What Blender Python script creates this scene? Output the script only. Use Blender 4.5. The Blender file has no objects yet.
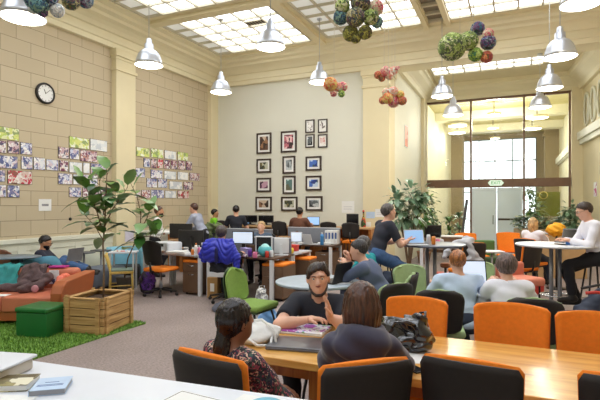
import bpy, math, random
import numpy as np
from math import sin, cos, pi, radians as RD, sqrt
from mathutils import Vector, Matrix

random.seed(7)
C = bpy.context.scene.collection
S = bpy.context.scene

# ---------------------------------------------------------------- camera
EYE = 1.62
YAW = RD(24.2)
FPX = 476.0
cam_data = bpy.data.cameras.new('camera')
cam = bpy.data.objects.new('camera', cam_data)
C.objects.link(cam)
cam.location = (0, 0, EYE)
cam.rotation_euler = (pi / 2, 0, YAW)
cam_data.sensor_width = 36.0
cam_data.lens = 36.0 * FPX / 600.0
cam_data.shift_y = 5.0 / 600.0
cam_data.clip_end = 200
S.camera = cam

# ---------------------------------------------------------------- exposure
S.view_settings.view_transform = 'Standard'
S.view_settings.look = 'None'
S.view_settings.gamma = 1.0
S.view_settings.use_curve_mapping = False
S.view_settings.exposure = 0.12
S.cycles.use_denoising = True
S.cycles.max_bounces = 8
S.cycles.diffuse_bounces = 5
S.cycles.sample_clamp_indirect = 8.0

# ---------------------------------------------------------------- world: overcast daylight outside the windows
world = bpy.data.worlds.new('world')
S.world = world
world.use_nodes = True
world.node_tree.nodes['Background'].inputs[0].default_value = (0.93, 0.97, 1.0, 1)
world.node_tree.nodes['Background'].inputs[1].default_value = 2.6

SKY_BRIGHT = 3.4      # daylight glowing through the skylight panes
SKY_DIM = 0.55        # panes of the skylight that are shaded from above
LAMP_GLOW = 9.0       # pendant diffusers
LAMP_W = 11.0         # each pendant's own lamp

# ---------------------------------------------------------------- measured places: a pixel of the photograph and a depth or height -> metres
SY, CY = sin(YAW), cos(YAW)
def W(px, z):
    u = (px - 300) / FPX
    return (z * (CY * u - SY), z * (CY + SY * u))
def at(px, py, h=0.0):
    z = (EYE - h) * FPX / (py - 205.0)
    return W(px, z)
def onY(px, py, Y):
    u = (px - 300) / FPX
    z = Y / (CY + SY * u)
    return (z * (CY * u - SY), EYE + (205.0 - py) / FPX * z)
def onX(px, py, X):
    u = (px - 300) / FPX
    z = X / (CY * u - SY)
    return (z * (CY + SY * u), EYE + (205.0 - py) / FPX * z)
def hz(py, z):
    return EYE + (205.0 - py) / FPX * z

# ---------------------------------------------------------------- materials
def _nt(name):
    m = bpy.data.materials.new(name)
    m.use_nodes = True
    nt = m.node_tree
    return m, nt, nt.nodes['Principled BSDF']
def rgb(c):
    # c: sRGB 0-255 triple -> linear
    return tuple(((v / 255.0) / 12.92 if v / 255.0 < .04045 else ((v / 255.0 + .055) / 1.055) ** 2.4) for v in c) + (1,)
def mat(name, col, rough=.6, metal=0, var=.08, scale=8, bump=0, bscale=60, spec=None, coat=0, sheen=0, coords='Object'):
    m, nt, b = _nt(name)
    n = nt.nodes; l = nt.links
    c = rgb(col)
    tc = n.new('ShaderNodeTexCoord')
    nz = n.new('ShaderNodeTexNoise'); nz.inputs['Scale'].default_value = scale; nz.inputs['Detail'].default_value = 4
    l.new(tc.outputs[coords], nz.inputs['Vector'])
    r = n.new('ShaderNodeValToRGB')
    r.color_ramp.elements[0].position = .3; r.color_ramp.elements[1].position = .7
    r.color_ramp.elements[0].color = tuple(max(0, v * (1 - var)) for v in c[:3]) + (1,)
    r.color_ramp.elements[1].color = tuple(min(1, v * (1 + var)) for v in c[:3]) + (1,)
    l.new(nz.outputs['Fac'], r.inputs['Fac']); l.new(r.outputs['Color'], b.inputs['Base Color'])
    b.inputs['Roughness'].default_value = rough
    b.inputs['Metallic'].default_value = metal
    if spec is not None: b.inputs['Specular IOR Level'].default_value = spec
    if coat: b.inputs['Coat Weight'].default_value = coat
    if sheen: b.inputs['Sheen Weight'].default_value = sheen
    if bump:
        n2 = n.new('ShaderNodeTexNoise'); n2.inputs['Scale'].default_value = bscale; n2.inputs['Detail'].default_value = 3
        l.new(tc.outputs[coords], n2.inputs['Vector'])
        bp = n.new('ShaderNodeBump'); bp.inputs['Strength'].default_value = bump; bp.inputs['Distance'].default_value = .01
        l.new(n2.outputs['Fac'], bp.inputs['Height']); l.new(bp.outputs['Normal'], b.inputs['Normal'])
    return m
def emit(name, col, strength):
    m, nt, b = _nt(name)
    b.inputs['Base Color'].default_value = rgb(col)
    b.inputs['Emission Color'].default_value = rgb(col)
    b.inputs['Emission Strength'].default_value = strength
    b.inputs['Roughness'].default_value = .4
    return m
def glass_mat(name, tint=(235, 245, 240), gloss=.06):
    m, nt, b = _nt(name)
    n = nt.nodes; l = nt.links
    out = n['Material Output']
    t = n.new('ShaderNodeBsdfTransparent'); t.inputs[0].default_value = rgb(tint)
    g = n.new('ShaderNodeBsdfGlossy'); g.inputs['Roughness'].default_value = .02
    mx = n.new('ShaderNodeMixShader')
    fr = n.new('ShaderNodeFresnel'); fr.inputs[0].default_value = 1.45
    l.new(fr.outputs[0], mx.inputs[0]); l.new(t.outputs[0], mx.inputs[1]); l.new(g.outputs[0], mx.inputs[2])
    l.new(mx.outputs[0], out.inputs['Surface'])
    return m
def wood(name, c1, c2, rough=.4, scale=3, stretch=(1, 12, 12), knots=False, coat=0):
    m, nt, b = _nt(name)
    n = nt.nodes; l = nt.links
    tc = n.new('ShaderNodeTexCoord'); mp = n.new('ShaderNodeMapping'); mp.inputs['Scale'].default_value = stretch
    l.new(tc.outputs['Object'], mp.inputs['Vector'])
    nz = n.new('ShaderNodeTexNoise'); nz.inputs['Scale'].default_value = scale; nz.inputs['Detail'].default_value = 6; nz.inputs['Distortion'].default_value = .6
    l.new(mp.outputs[0], nz.inputs['Vector'])
    r = n.new('ShaderNodeValToRGB')
    r.color_ramp.elements[0].position = .3; r.color_ramp.elements[1].position = .72
    r.color_ramp.elements[0].color = rgb(c1); r.color_ramp.elements[1].color = rgb(c2)
    l.new(nz.outputs['Fac'], r.inputs['Fac'])
    last = r.outputs['Color']
    if knots:
        vo = n.new('ShaderNodeTexVoronoi'); vo.inputs['Scale'].default_value = 2.2
        mp2 = n.new('ShaderNodeMapping'); mp2.inputs['Scale'].default_value = (1, 2.4, 1)
        l.new(tc.outputs['Object'], mp2.inputs['Vector']); l.new(mp2.outputs[0], vo.inputs['Vector'])
        r2 = n.new('ShaderNodeValToRGB'); r2.color_ramp.elements[0].position = .03; r2.color_ramp.elements[1].position = .14
        r2.color_ramp.elements[0].color = rgb((110, 60, 30)); r2.color_ramp.elements[1].color = (1, 1, 1, 1)
        l.new(vo.outputs['Distance'], r2.inputs['Fac'])
        mx = n.new('ShaderNodeMixRGB'); mx.blend_type = 'MULTIPLY'; mx.inputs[0].default_value = .75
        l.new(last, mx.inputs[1]); l.new(r2.outputs['Color'], mx.inputs[2]); last = mx.outputs[0]
    l.new(last, b.inputs['Base Color'])
    b.inputs['Roughness'].default_value = rough
    if coat: b.inputs['Coat Weight'].default_value = coat; b.inputs['Coat Roughness'].default_value = .12
    return m
def patchwork(name, cols, scale=9, rough=.6, bump=0, soft=False, rnd=True, stretch=(1, 1, 1), coords='Object'):
    """cells of several colours: prints, yarn, floral cloth; differs from object to object"""
    m, nt, b = _nt(name)
    n = nt.nodes; l = nt.links
    tc = n.new('ShaderNodeTexCoord'); mp = n.new('ShaderNodeMapping'); mp.inputs['Scale'].default_value = stretch
    l.new(tc.outputs[coords], mp.inputs['Vector'])
    if rnd:
        oi = n.new('ShaderNodeObjectInfo'); mm = n.new('ShaderNodeMath'); mm.operation = 'MULTIPLY'; mm.inputs[1].default_value = 37.0
        l.new(oi.outputs['Random'], mm.inputs[0]); l.new(mm.outputs[0], mp.inputs['Location'])
    vo = n.new('ShaderNodeTexVoronoi'); vo.inputs['Scale'].default_value = scale
    if soft: vo.feature = 'SMOOTH_F1'
    nd = n.new('ShaderNodeTexNoise'); nd.inputs['Scale'].default_value = scale * .8
    av = n.new('ShaderNodeMixRGB'); av.blend_type = 'ADD'; av.inputs[0].default_value = .25
    l.new(mp.outputs[0], nd.inputs['Vector']); l.new(mp.outputs[0], av.inputs[1]); l.new(nd.outputs['Color'], av.inputs[2])
    l.new(av.outputs[0], vo.inputs['Vector'])
    r = n.new('ShaderNodeValToRGB'); r.color_ramp.interpolation = 'CONSTANT'
    e = r.color_ramp.elements
    while len(e) < len(cols): e.new(.5)
    for i, cc in enumerate(cols):
        e[i].position = i / len(cols); e[i].color = rgb(cc)
    sp = n.new('ShaderNodeSeparateColor'); l.new(vo.outputs['Color'], sp.inputs[0])
    l.new(sp.outputs[0], r.inputs['Fac'])
    l.new(r.outputs['Color'], b.inputs['Base Color'])
    b.inputs['Roughness'].default_value = rough
    if bump:
        bp = n.new('ShaderNodeBump'); bp.inputs['Strength'].default_value = bump; bp.inputs['Distance'].default_value = .02
        l.new(vo.outputs['Distance'], bp.inputs['Height']); l.new(bp.outputs['Normal'], b.inputs['Normal'])
    return m

def hairmat(name, col, rough=.38):
    m, nt, b = _nt(name)
    n = nt.nodes; l = nt.links
    tc = n.new('ShaderNodeTexCoord'); mp = n.new('ShaderNodeMapping'); mp.inputs['Scale'].default_value = (70, 70, 7)
    nz = n.new('ShaderNodeTexNoise'); nz.inputs['Scale'].default_value = 1; nz.inputs['Detail'].default_value = 5; nz.inputs['Distortion'].default_value = .8
    r = n.new('ShaderNodeValToRGB'); r.color_ramp.elements[0].position = .35; r.color_ramp.elements[1].position = .7
    r.color_ramp.elements[0].color = rgb(tuple(v * .6 for v in col)); r.color_ramp.elements[1].color = rgb(tuple(min(255, v * 1.25) for v in col))
    l.new(tc.outputs['Object'], mp.inputs[0]); l.new(mp.outputs[0], nz.inputs['Vector']); l.new(nz.outputs['Fac'], r.inputs[0]); l.new(r.outputs[0], b.inputs['Base Color'])
    bp = n.new('ShaderNodeBump'); bp.inputs['Strength'].default_value = .6; bp.inputs['Distance'].default_value = .004
    l.new(nz.outputs['Fac'], bp.inputs['Height']); l.new(bp.outputs[0], b.inputs['Normal'])
    b.inputs['Roughness'].default_value = rough
    return m

# ---------------------------------------------------------------- mesh buffer
class B:
    def __init__(s): s.v = []; s.f = []; s.m = []; s.s = []
    def quad(s, vs, fs, mi=0, sm=False):
        o = len(s.v); s.v += [tuple(map(float, p)) for p in vs]
        for f in fs:
            s.f.append([i + o for i in f]); s.m.append(mi); s.s.append(sm)
        return s
    def box(s, x0, y0, z0, x1, y1, z1, mi=0, M=None):
        p = [(x, y, z) for z in (z0, z1) for y in (y0, y1) for x in (x0, x1)]
        if M is not None: p = [tuple(M @ Vector(q)) for q in p]
        return s.quad(p, [(0, 2, 3, 1), (4, 5, 7, 6), (0, 1, 5, 4), (1, 3, 7, 5), (3, 2, 6, 7), (2, 0, 4, 6)], mi)
    def cbox(s, c, d, mi=0, M=None):
        return s.box(c[0] - d[0] / 2, c[1] - d[1] / 2, c[2] - d[2] / 2, c[0] + d[0] / 2, c[1] + d[1] / 2, c[2] + d[2] / 2, mi, M)
    def prism(s, poly, z0, z1, mi=0, M=None):
        n = len(poly); p = [(x, y, z0) for x, y in poly] + [(x, y, z1) for x, y in poly]
        if M is not None: p = [tuple(M @ Vector(q)) for q in p]
        return s.quad(p, [tuple(range(n))[::-1], tuple(range(n, 2 * n))] + [(i, (i + 1) % n, n + (i + 1) % n, n + i) for i in range(n)], mi)
    def lathe(s, prof, n=24, c=(0, 0, 0), mi=0, sm=True, M=None, sx=1, sy=1, cap=True):
        vs = []
        for r, z in prof:
            for i in range(n):
                a = 2 * pi * i / n
                q = (r * cos(a) * sx, r * sin(a) * sy, z)
                if M is not None: q = tuple(M @ Vector(q))
                vs.append((q[0] + c[0], q[1] + c[1], q[2] + c[2]))
        fs = []
        for j in range(len(prof) - 1):
            for i in range(n):
                k = (i + 1) % n
                fs.append((j * n + i, j * n + k, (j + 1) * n + k, (j + 1) * n + i))
        if cap and prof[0][0] > 1e-6: fs.append(tuple(range(n))[::-1])
        if cap and prof[-1][0] > 1e-6: fs.append(tuple(range((len(prof) - 1) * n, len(prof) * n)))
        return s.quad(vs, fs, mi, sm)
    def disc(s, r, z0, z1, n=28, c=(0, 0), mi=0):
        return s.lathe([(r - .006, z0), (r, z0 + .004), (r, z1 - .004), (r - .006, z1)], n, (c[0], c[1], 0), mi, False)
    def tube(s, pts, r, n=8, mi=0):
        pts = [Vector(p) for p in pts]
        rs = r if isinstance(r, (list, tuple)) else [r] * len(pts)
        vs = []; up0 = None
        for i, p in enumerate(pts):
            d = (pts[min(i + 1, len(pts) - 1)] - pts[max(i - 1, 0)]).normalized()
            up = up0 if up0 is not None else (Vector((0, 0, 1)) if abs(d.z) < .9 else Vector((1, 0, 0)))
            a = d.cross(up)
            if a.length < 1e-4: a = d.cross(Vector((0, 1, 0)))
            a.normalize(); b = a.cross(d).normalized(); up0 = b
            for k in range(n):
                t = 2 * pi * k / n
                vs.append(p + (a * cos(t) + b * sin(t)) * rs[i])
        fs = [tuple(range(n)), tuple(range((len(pts) - 1) * n, len(pts) * n))[::-1]]
        for j in range(len(pts) - 1):
            for k in range(n):
                q = (k + 1) % n
                fs.append((j * n + k, (j + 1) * n + k, (j + 1) * n + q, j * n + q))
        return s.quad(vs, fs, mi, True)
    def sphere(s, c, r, n=16, m=10, mi=0, sc=(1, 1, 1), M=None):
        prof = [(sin(pi * j / m) * r, -cos(pi * j / m) * r * sc[2]) for j in range(m + 1)]
        prof[0] = (0, prof[0][1]); prof[-1] = (0, prof[-1][1])
        return s.lathe(prof, n, c, mi, True, M, sc[0], sc[1])
    def sheet(s, fn, nu, nv, th=0, mi=0, sm=True):
        """surface fn(u,v)->(x,y,z); with thickness th along its normals"""
        P = [[Vector(fn(i / nu, j / nv)) for i in range(nu + 1)] for j in range(nv + 1)]
        def nrm(i, j):
            a = P[j][min(i + 1, nu)] - P[j][max(i - 1, 0)]; b = P[min(j + 1, nv)][i] - P[max(j - 1, 0)][i]
            c = a.cross(b); return c.normalized() if c.length > 1e-9 else Vector((0, 0, 1))
        vs = [P[j][i] for j in range(nv + 1) for i in range(nu + 1)]
        w = nu + 1; fs = [(j * w + i, j * w + i + 1, (j + 1) * w + i + 1, (j + 1) * w + i) for j in range(nv) for i in range(nu)]
        if th:
            o = len(vs); vs += [P[j][i] - nrm(i, j) * th for j in range(nv + 1) for i in range(nu + 1)]
            fs += [(o + f[3], o + f[2], o + f[1], o + f[0]) for f in fs[:nu * nv]]
            rim = [j_ for j_ in range(nu + 1)] + [j * w + nu for j in range(1, nv + 1)] + [nv * w + i for i in range(nu - 1, -1, -1)] + [j * w for j in range(nv - 1, 0, -1)]
            for k in range(len(rim)):
                a, b = rim[k], rim[(k + 1) % len(rim)]
                fs.append((b, a, o + a, o + b))
        return s.quad(vs, fs, mi, sm)
    def rbox(s, x0, y0, z0, x1, y1, z1, r=.03, mi=0, M=None, n=5):
        """box with rounded edges all over (superellipsoid-like cushion)"""
        cx, cy, cz = (x0 + x1) / 2, (y0 + y1) / 2, (z0 + z1) / 2
        hx, hy, hz_ = (x1 - x0) / 2, (y1 - y0) / 2, (z1 - z0) / 2
        r = min(r, hx, hy, hz_)
        prof = [(-hz_ + r - r * cos(a), r * sin(a)) for a in [pi / 2 * k / n for k in range(n + 1)]]
        prof = prof + [(-z, o) for z, o in prof[::-1]]
        vs = []; N = 4 * (n + 1)
        for z, o in prof:
            for q in range(4):
                sx, sy = ((1, 1), (-1, 1), (-1, -1), (1, -1))[q]
                for k in range(n + 1):
                    a = pi / 2 * q + pi / 2 * k / n
                    x = cx + sx * (hx - r) + o * cos(a); y = cy + sy * (hy - r) + o * sin(a)
                    p = Vector((x, y, cz + z))
                    vs.append(M @ p if M is not None else p)
        fs = [tuple(range(N))[::-1], tuple(range((len(prof) - 1) * N, len(prof) * N))]
        for j in range(len(prof) - 1):
            for i in range(N):
                k = (i + 1) % N
                fs.append((j * N + i, j * N + k, (j + 1) * N + k, (j + 1) * N + i))
        return s.quad(vs, fs, mi, True)
    def mesh(s, name, mats):
        me = bpy.data.meshes.new(name)
        me.from_pydata(s.v, [], s.f)
        for m in (mats if isinstance(mats, (list, tuple)) else [mats]): me.materials.append(m)
        me.polygons.foreach_set('material_index', s.m)
        me.polygons.foreach_set('use_smooth', s.s)
        me.update()
        return me

def obj(name, b, mats, parent=None, bevel=0, loc=None, rz=0):
    o = bpy.data.objects.new(name, b.mesh(name, mats))
    C.objects.link(o)
    if parent is not None: o.parent = parent
    if loc is not None: o.location = loc
    if rz: o.rotation_euler = (0, 0, rz)
    if bevel:
        m = o.modifiers.new('bevel', 'BEVEL'); m.width = bevel; m.segments = 2; m.limit_method = 'ANGLE'
        m.harden_normals = False
    return o
def tag(o, label, cat, group=None):
    o['label'] = label; o['category'] = cat
    if group: o['group'] = group
    return o
def thing(name, label, cat, loc=(0, 0, 0), rz=0, group=None):
    o = bpy.data.objects.new(name, None); C.objects.link(o)
    o.empty_display_size = .1
    o.location = loc; o.rotation_euler = (0, 0, rz)
    return tag(o, label, cat, group)
def struct(name, b, mats, bevel=0):
    o = obj(name, b, mats, None, bevel); o['kind'] = 'structure'; return o
def dup(root, loc, rz=0, label=None, group=None, scale=None):
    r = root.copy(); C.objects.link(r); r.location = loc; r.rotation_euler = (0, 0, rz)
    if label: r['label'] = label
    if group: r['group'] = group
    if scale: r.scale = scale
    for ch in list(root.children):
        c = ch.copy(); C.objects.link(c); c.parent = r
        for g in list(ch.children):
            d = g.copy(); C.objects.link(d); d.parent = c
    return r
class Kind:
    """builds a kind of thing once, then copies it"""
    def __init__(s, make): s.make = make; s.first = None
    def __call__(s, loc, rz, label, group=None, scale=None):
        if s.first is None:
            s.first = s.make(label); s.first.location = loc; s.first.rotation_euler = (0, 0, rz)
            if group: s.first['group'] = group
            if scale: s.first.scale = scale
            return s.first
        return dup(s.first, loc, rz, label, group, scale or (1, 1, 1))
def Rz(a): return Matrix.Rotation(a, 4, 'Z')
def Rx(a): return Matrix.Rotation(a, 4, 'X')
def Ry(a): return Matrix.Rotation(a, 4, 'Y')
def Tr(x, y, z): return Matrix.Translation((x, y, z))
# ================================================================= THE ROOM
XL, XR, YB, YG = -8.0, 2.4, 11.7, 16.8
YN = -3.2
HB, HS = 5.02, 5.65
XA = -2.81            # left wall of the bay behind the lintel
cream = mat('cream_plaster', (222, 210, 174), .75, var=.03, scale=1.5)
offwhite = mat('white_plaster', (216, 215, 202), .8, var=.02, scale=1.2)
beamcol = mat('cornice_paint', (226, 217, 186), .7, var=.03, scale=1.2)
panelw = mat('wainscot_paint', (222, 222, 205), .6, var=.02)
darkmetal = mat('bronze_metal', (62, 50, 42), .45, metal=.3)

def brick_mat():
    m, nt, b = _nt('painted_block')
    n = nt.nodes; l = nt.links
    tc = n.new('ShaderNodeTexCoord'); sp = n.new('ShaderNodeSeparateXYZ'); cb = n.new('ShaderNodeCombineXYZ')
    l.new(tc.outputs['Object'], sp.inputs[0]); l.new(sp.outputs['Y'], cb.inputs['X']); l.new(sp.outputs['Z'], cb.inputs['Y'])
    br = n.new('ShaderNodeTexBrick'); l.new(cb.outputs[0], br.inputs['Vector'])
    br.inputs['Scale'].default_value = 1.0; br.inputs['Brick Width'].default_value = .56; br.inputs['Row Height'].default_value = .268
    br.inputs['Mortar Size'].default_value = .005; br.inputs['Mortar Smooth'].default_value = .1; br.inputs['Bias'].default_value = 0
    br.inputs['Color1'].default_value = rgb((196, 181, 153)); br.inputs['Color2'].default_value = rgb((191, 176, 148)); br.inputs['Mortar'].default_value = rgb((150, 135, 110))
    br.offset = .5
    l.new(br.outputs['Color'], b.inputs['Base Color'])
    bp = n.new('ShaderNodeBump'); bp.inputs['Strength'].default_value = .5; bp.inputs['Distance'].default_value = .01; bp.invert = True
    l.new(br.outputs['Fac'], bp.inputs['Height']); l.new(bp.outputs[0], b.inputs['Normal'])
    b.inputs['Roughness'].default_value = .7
    return m
def carpet_mat():
    m, nt, b = _nt('carpet')
    n = nt.nodes; l = nt.links
    tc = n.new('ShaderNodeTexCoord')
    nz = n.new('ShaderNodeTexNoise'); nz.inputs['Scale'].default_value = 30; nz.inputs['Detail'].default_value = 8
    n3 = n.new('ShaderNodeTexNoise'); n3.inputs['Scale'].default_value = 1.3; n3.inputs['Detail'].default_value = 3
    mp = n.new('ShaderNodeMapping'); mp.inputs['Scale'].default_value = (1, 3.2, 1)
    l.new(tc.outputs['Object'], mp.inputs[0]); l.new(mp.outputs[0], nz.inputs['Vector']); l.new(tc.outputs['Object'], n3.inputs['Vector'])
    r = n.new('ShaderNodeValToRGB'); r.color_ramp.elements[0].position = .32; r.color_ramp.elements[1].position = .68
    r.color_ramp.elements[0].color = rgb((138, 122, 117)); r.color_ramp.elements[1].color = rgb((180, 165, 160))
    l.new(nz.outputs['Fac'], r.inputs['Fac'])
    mx = n.new('ShaderNodeMixRGB'); mx.blend_type = 'MULTIPLY'; mx.inputs[0].default_value = .35
    l.new(r.outputs['Color'], mx.inputs[1]); l.new(n3.outputs['Fac'], mx.inputs[2]); l.new(mx.outputs[0], b.inputs['Base Color'])
    bp = n.new('ShaderNodeBump'); bp.inputs['Strength'].default_value = .4; bp.inputs['Distance'].default_value = .008
    l.new(nz.outputs['Fac'], bp.inputs['Height']); l.new(bp.outputs[0], b.inputs['Normal'])
    b.inputs['Roughness'].default_value = .95
    return m
M_brick = brick_mat()
M_carpet = carpet_mat()

def XRr(Y):            # the right wall of the bay leans in a little
    return 1.9 + .0887 * (16.8 - Y)

# floor, walls -----------------------------------------------------------
struct('floor', B().box(XL - .2, YN - .2, -.1, 4.5, 28, 0), M_carpet)
b = B(); b.box(XL - .25, YN, 0, XL, YB + .2, 6.0)
struct('wall_left', b, M_brick)
b = B(); b.box(XL, YB, 0, XA, YB + .5, 6.0)
struct('wall_back', b, offwhite)
b = B(); b.prism([(XA - .25, YB + .5), (XA, YB + .5), (XA, YG), (XA - .25, YG)], 0, 6.0)
struct('wall_bay_left', b, mat('bay_wall_paint', (226, 222, 200), .6, var=.02))
b = B(); b.prism([(XRr(YB), YB), (XRr(YB) + .3, YB), (XRr(YG) + .3, YG), (XRr(YG), YG)], 0, 6.0)
struct('wall_bay_right', b, cream)
struct('wall_right', B().box(XR, YN, 0, XR + .25, YB + .2, 6.0), M_brick)
struct('wall_front', B().box(XL, YN - .2, 0, XR, YN, 6.0), offwhite)
# lintel across the opening of the bay
struct('wall_lintel', B().box(XA, YB, HB, XR + .2, YB + .5, 6.0), beamcol)

# wainscot with recessed panels on the left wall ---------------------------
b = B()
b.box(XL, YN, 0, XL + .03, YB, 1.0)
b.box(XL, YN, .94, XL + .075, YB, 1.02); b.box(XL, YN, .90, XL + .05, YB, .94)
b.box(XL, YN, 0, XL + .06, YB, .16)
y = -2.8
while y < YB - .2:
    b.box(XL + .03, y, .16, XL + .045, y + .16, .9)
    y += 1.2
b.box(XL + .03, YN, .80, XL + .042, YB, .90); b.box(XL + .03, YN, .155, XL + .042, YB, .24)
struct('trim_1', b, panelw, .006)
struct('baseboard_back', B().box(XL, YB - .03, 0, XA, YB, .16), panelw, .005)

# pilasters ------------------------------------------------------------
def pilaster(name, x0, y0, x1, y1, cap):
    b = B(); b.box(x0, y0, .001, x1, y1, HB - .001)
    g = cap
    if g: b.box(x0 - g, y0 - g, 4.55, x1 + g, y1 + g, 4.62)
    g = max(g, .004)
    b.box(x0 - g * .6, y0 - g * .6, 4.80, x1 + g * .6, y1 + g * .6, 4.86)
    b.box(x0 - g * 1.6, y0 - g * 1.6, 4.86, x1 + g * 1.6, y1 + g * 1.6, HB)
    b.box(x0 - g, y0 - g, 0, x1 + g, y1 + g, .25)
    return struct(name, b, cream, .008)
pilaster('pillar_1', XL - .05, 7.78, XL + .14, 8.36, .03)
pilaster('pillar_2', XL - .05, YB - .35, XL + .12, YB + .05, .0)
pilaster('pillar_3', -3.47, YB - .12, XA + .012, YB + .49, .03)
b = B(); b.box(XA - .02, YG - .75, 0, XA + .1, YG - .15, 5.3)
struct('pillar_4', b, cream, .01)
b = B(); b.box(1.62, YG - .12, 0, 2.25, YG + .2, 5.3)
struct('pillar_5', b, cream, .01)

# cornice: profile swept round a room, mitred at the corners ------------------
def offset_poly(poly, d):
    n = len(poly); out = []
    for i in range(n):
        p0, p1, p2 = Vector(poly[i - 1]), Vector(poly[i]), Vector(poly[(i + 1) % n])
        e1 = (p1 - p0).normalized(); e2 = (p2 - p1).normalized()
        n1 = Vector((-e1.y, e1.x)); n2 = Vector((-e2.y, e2.x))
        k = (n1 + n2); k = k / max(1e-6, k.dot(n1))
        out.append(p1 + k * d)
    return out
def cornice(name, poly, prof):
    rings = [offset_poly(poly, d) for d, z in prof]
    n = len(poly); vs = []; fs = []
    for (d, z), r in zip(prof, rings): vs += [(p.x, p.y, z) for p in r]
    for j in range(len(prof) - 1):
        for i in range(n):
            k = (i + 1) % n
            fs.append((j * n + i, j * n + k, (j + 1) * n + k, (j + 1) * n + i))
    b = B(); b.quad(vs, fs, 0, False)
    return struct(name, b, beamcol)
PROF = [(-.02, HB - .0), (.10, HB), (.10, 5.12), (.13, 5.14), (.13, 5.30), (.18, 5.31), (.24, 5.37), (.34, 5.42), (.46, 5.44),
        (.48, 5.50), (.60, 5.52), (.62, 5.58), (.75, 5.60), (.75, 5.66)]
cornice('trim_2', [(XL, YN), (XR, YN), (XR, YB), (XL, YB)], PROF)
PROF2 = [(-.02, HB + .12), (.10, HB + .12), (.13, 5.26), (.18, 5.31), (.34, 5.42), (.40, 5.50), (.46, 5.52), (.46, 5.66)]
cornice('trim_3', [(XA, YB + .5), (XRr(YB + .5), YB + .5), (XRr(YG), YG), (XA, YG)], PROF2)

# ceiling with skylights --------------------------------------------------
M_pane = emit('skylight_pane', (240, 246, 255), SKY_BRIGHT)
M_dim = emit('shaded_pane', (196, 196, 190), SKY_DIM)
M_bar = mat('skylight_bars', (196, 188, 165), .6)
M_louv = mat('louver_grey', (128, 118, 100), .7)
ZC = HS
ceil = B(); bars = B(); bright = B(); dim = B(); louv = B()
P = .45
seen_bars = set()
cols = [(-7.23, 1, 'd'), (-6.78, 5, 'b'), (-4.1, 2, 'd'), (-3.2, 3, 'b'), (-1.27, 5, 'b'), (1.0, 1, 'd')]
rows = [8.5 - 2.75 * k for k in range(5)]
# solid strips in Y and X between the bays
xs_solid = [(XL, -7.25), (-4.53, -4.12), (-1.85, -1.72), (-1.40, -1.27), (1.47, XR + .1)]
for x0, x1 in xs_solid: ceil.box(x0, YN, ZC, x1, YB + .2, ZC + .3)
ysol = [(10.77, YB + .5)] + [(r - .5, r) for r in rows]
for y0, y1 in ysol: ceil.box(XL, y0, ZC - .01, XR + .1, y1, ZC + .3)
ceil.box(XL, YN, ZC - .01, XR, -3.0 + .3, ZC + .3)
for r in rows:
    for x0, n, k in cols:
        for i in range(n):
            for j in range(5):
                a = (x0 + i * P, r + j * P)
                kk = k
                if k == 'b' and (i + 2 * j) % 11 == 9: kk = 'd' if False else 'b'
                (bright if kk == 'b' else dim).box(a[0] + .015, a[1] + .015, ZC + .04, a[0] + P - .015, a[1] + P - .015, ZC + .06)
        for i in range(n + 1):
            if (round(x0 + i * P, 2), r) in seen_bars: continue
            seen_bars.add((round(x0 + i * P, 2), r))
            bars.box(x0 + i * P - .017, r, ZC - .01, x0 + i * P + .017, r + 5 * P, ZC + .07)
        for j in range(6): bars.box(x0 + .018, r + j * P - .017, ZC - .012, x0 + n * P - .018, r + j * P + .017, ZC + .07)
    for j in range(5):
        louv.box(-1.72, r + j * P, ZC + .05, -1.40, r + j * P + P, ZC + .08)
    for j in range(6):
        bars.box(-1.72, r + j * P - .04, ZC - .01, -1.40, r + j * P + .04, ZC + .09)
# heavy ribs crossing the ceiling
for x0, x1 in ((-4.42, -4.22), (-1.85, -1.74), (-1.38, -1.27)): ceil.box(x0, YN, ZC - .07, x1, YB - .7, ZC)
for r in rows: ceil.box(XL + .7, r - .36, ZC - .08, XR - .7, r - .14, ZC)
ceil.box(-3.6, 7.9, ZC + .3, -3.5, 8.0, ZC + .31)
# bay behind the lintel
xa0, xa1 = -2.25, 1.25
ceil.box(XA, YB + .5, ZC, xa0, YG, ZC + .3); ceil.box(xa1 - .5, YB + .5, ZC, 2.6, YG, ZC + .3)
ceil.box(XA, YB + .5, ZC - .005, 2.6, 13.0, ZC + .3); ceil.box(XA, 15.25, ZC - .005, 2.6, YG + .1, ZC + .3)
for i in range(7):
    for j in range(5):
        a = (xa0 + i * P, 13.0 + j * P)
        bright.box(a[0] + .02, a[1] + .02, ZC + .04, a[0] + P - .02, a[1] + P - .02, ZC + .06)
for i in range(8): bars.box(xa0 + i * P - .02, 13.0, ZC - .03, xa0 + i * P + .02, 15.25, ZC + .07)
for j in range(6): bars.box(xa0, 13.0 + j * P - .02, ZC - .01, xa0 + 7 * P, 13.0 + j * P + .02, ZC + .07)
struct('ceiling', ceil, cream)
struct('ceiling_backing', B().box(XL - .2, YN - .2, ZC + .32, 4.3, YG + .2, ZC + .4), cream)  # unseen backing plate, added so gaps round the panes show cream instead of black
struct('trim_7', bars, M_bar)
struct('window_1', bright, M_pane)['label'] = 'bright skylight panes'
struct('window_2', dim, M_dim)
struct('trim_8', louv, M_louv)
# small dark vent set in the skylight
v = thing('ceiling_vent', 'small dark air vent set among the bright skylight panes', 'vent', (-5.2, 9.2, ZC + .0))
obj('vent_frame', B().box(-.225, -.1, .0, .225, .1, .035), M_bar, v)
bb = B()
for k in range(6): bb.box(-.2 + k * .07, -.08, -.006, -.16 + k * .07, .08, .002)
obj('vent_slats', bb, darkmetal, v)

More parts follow.
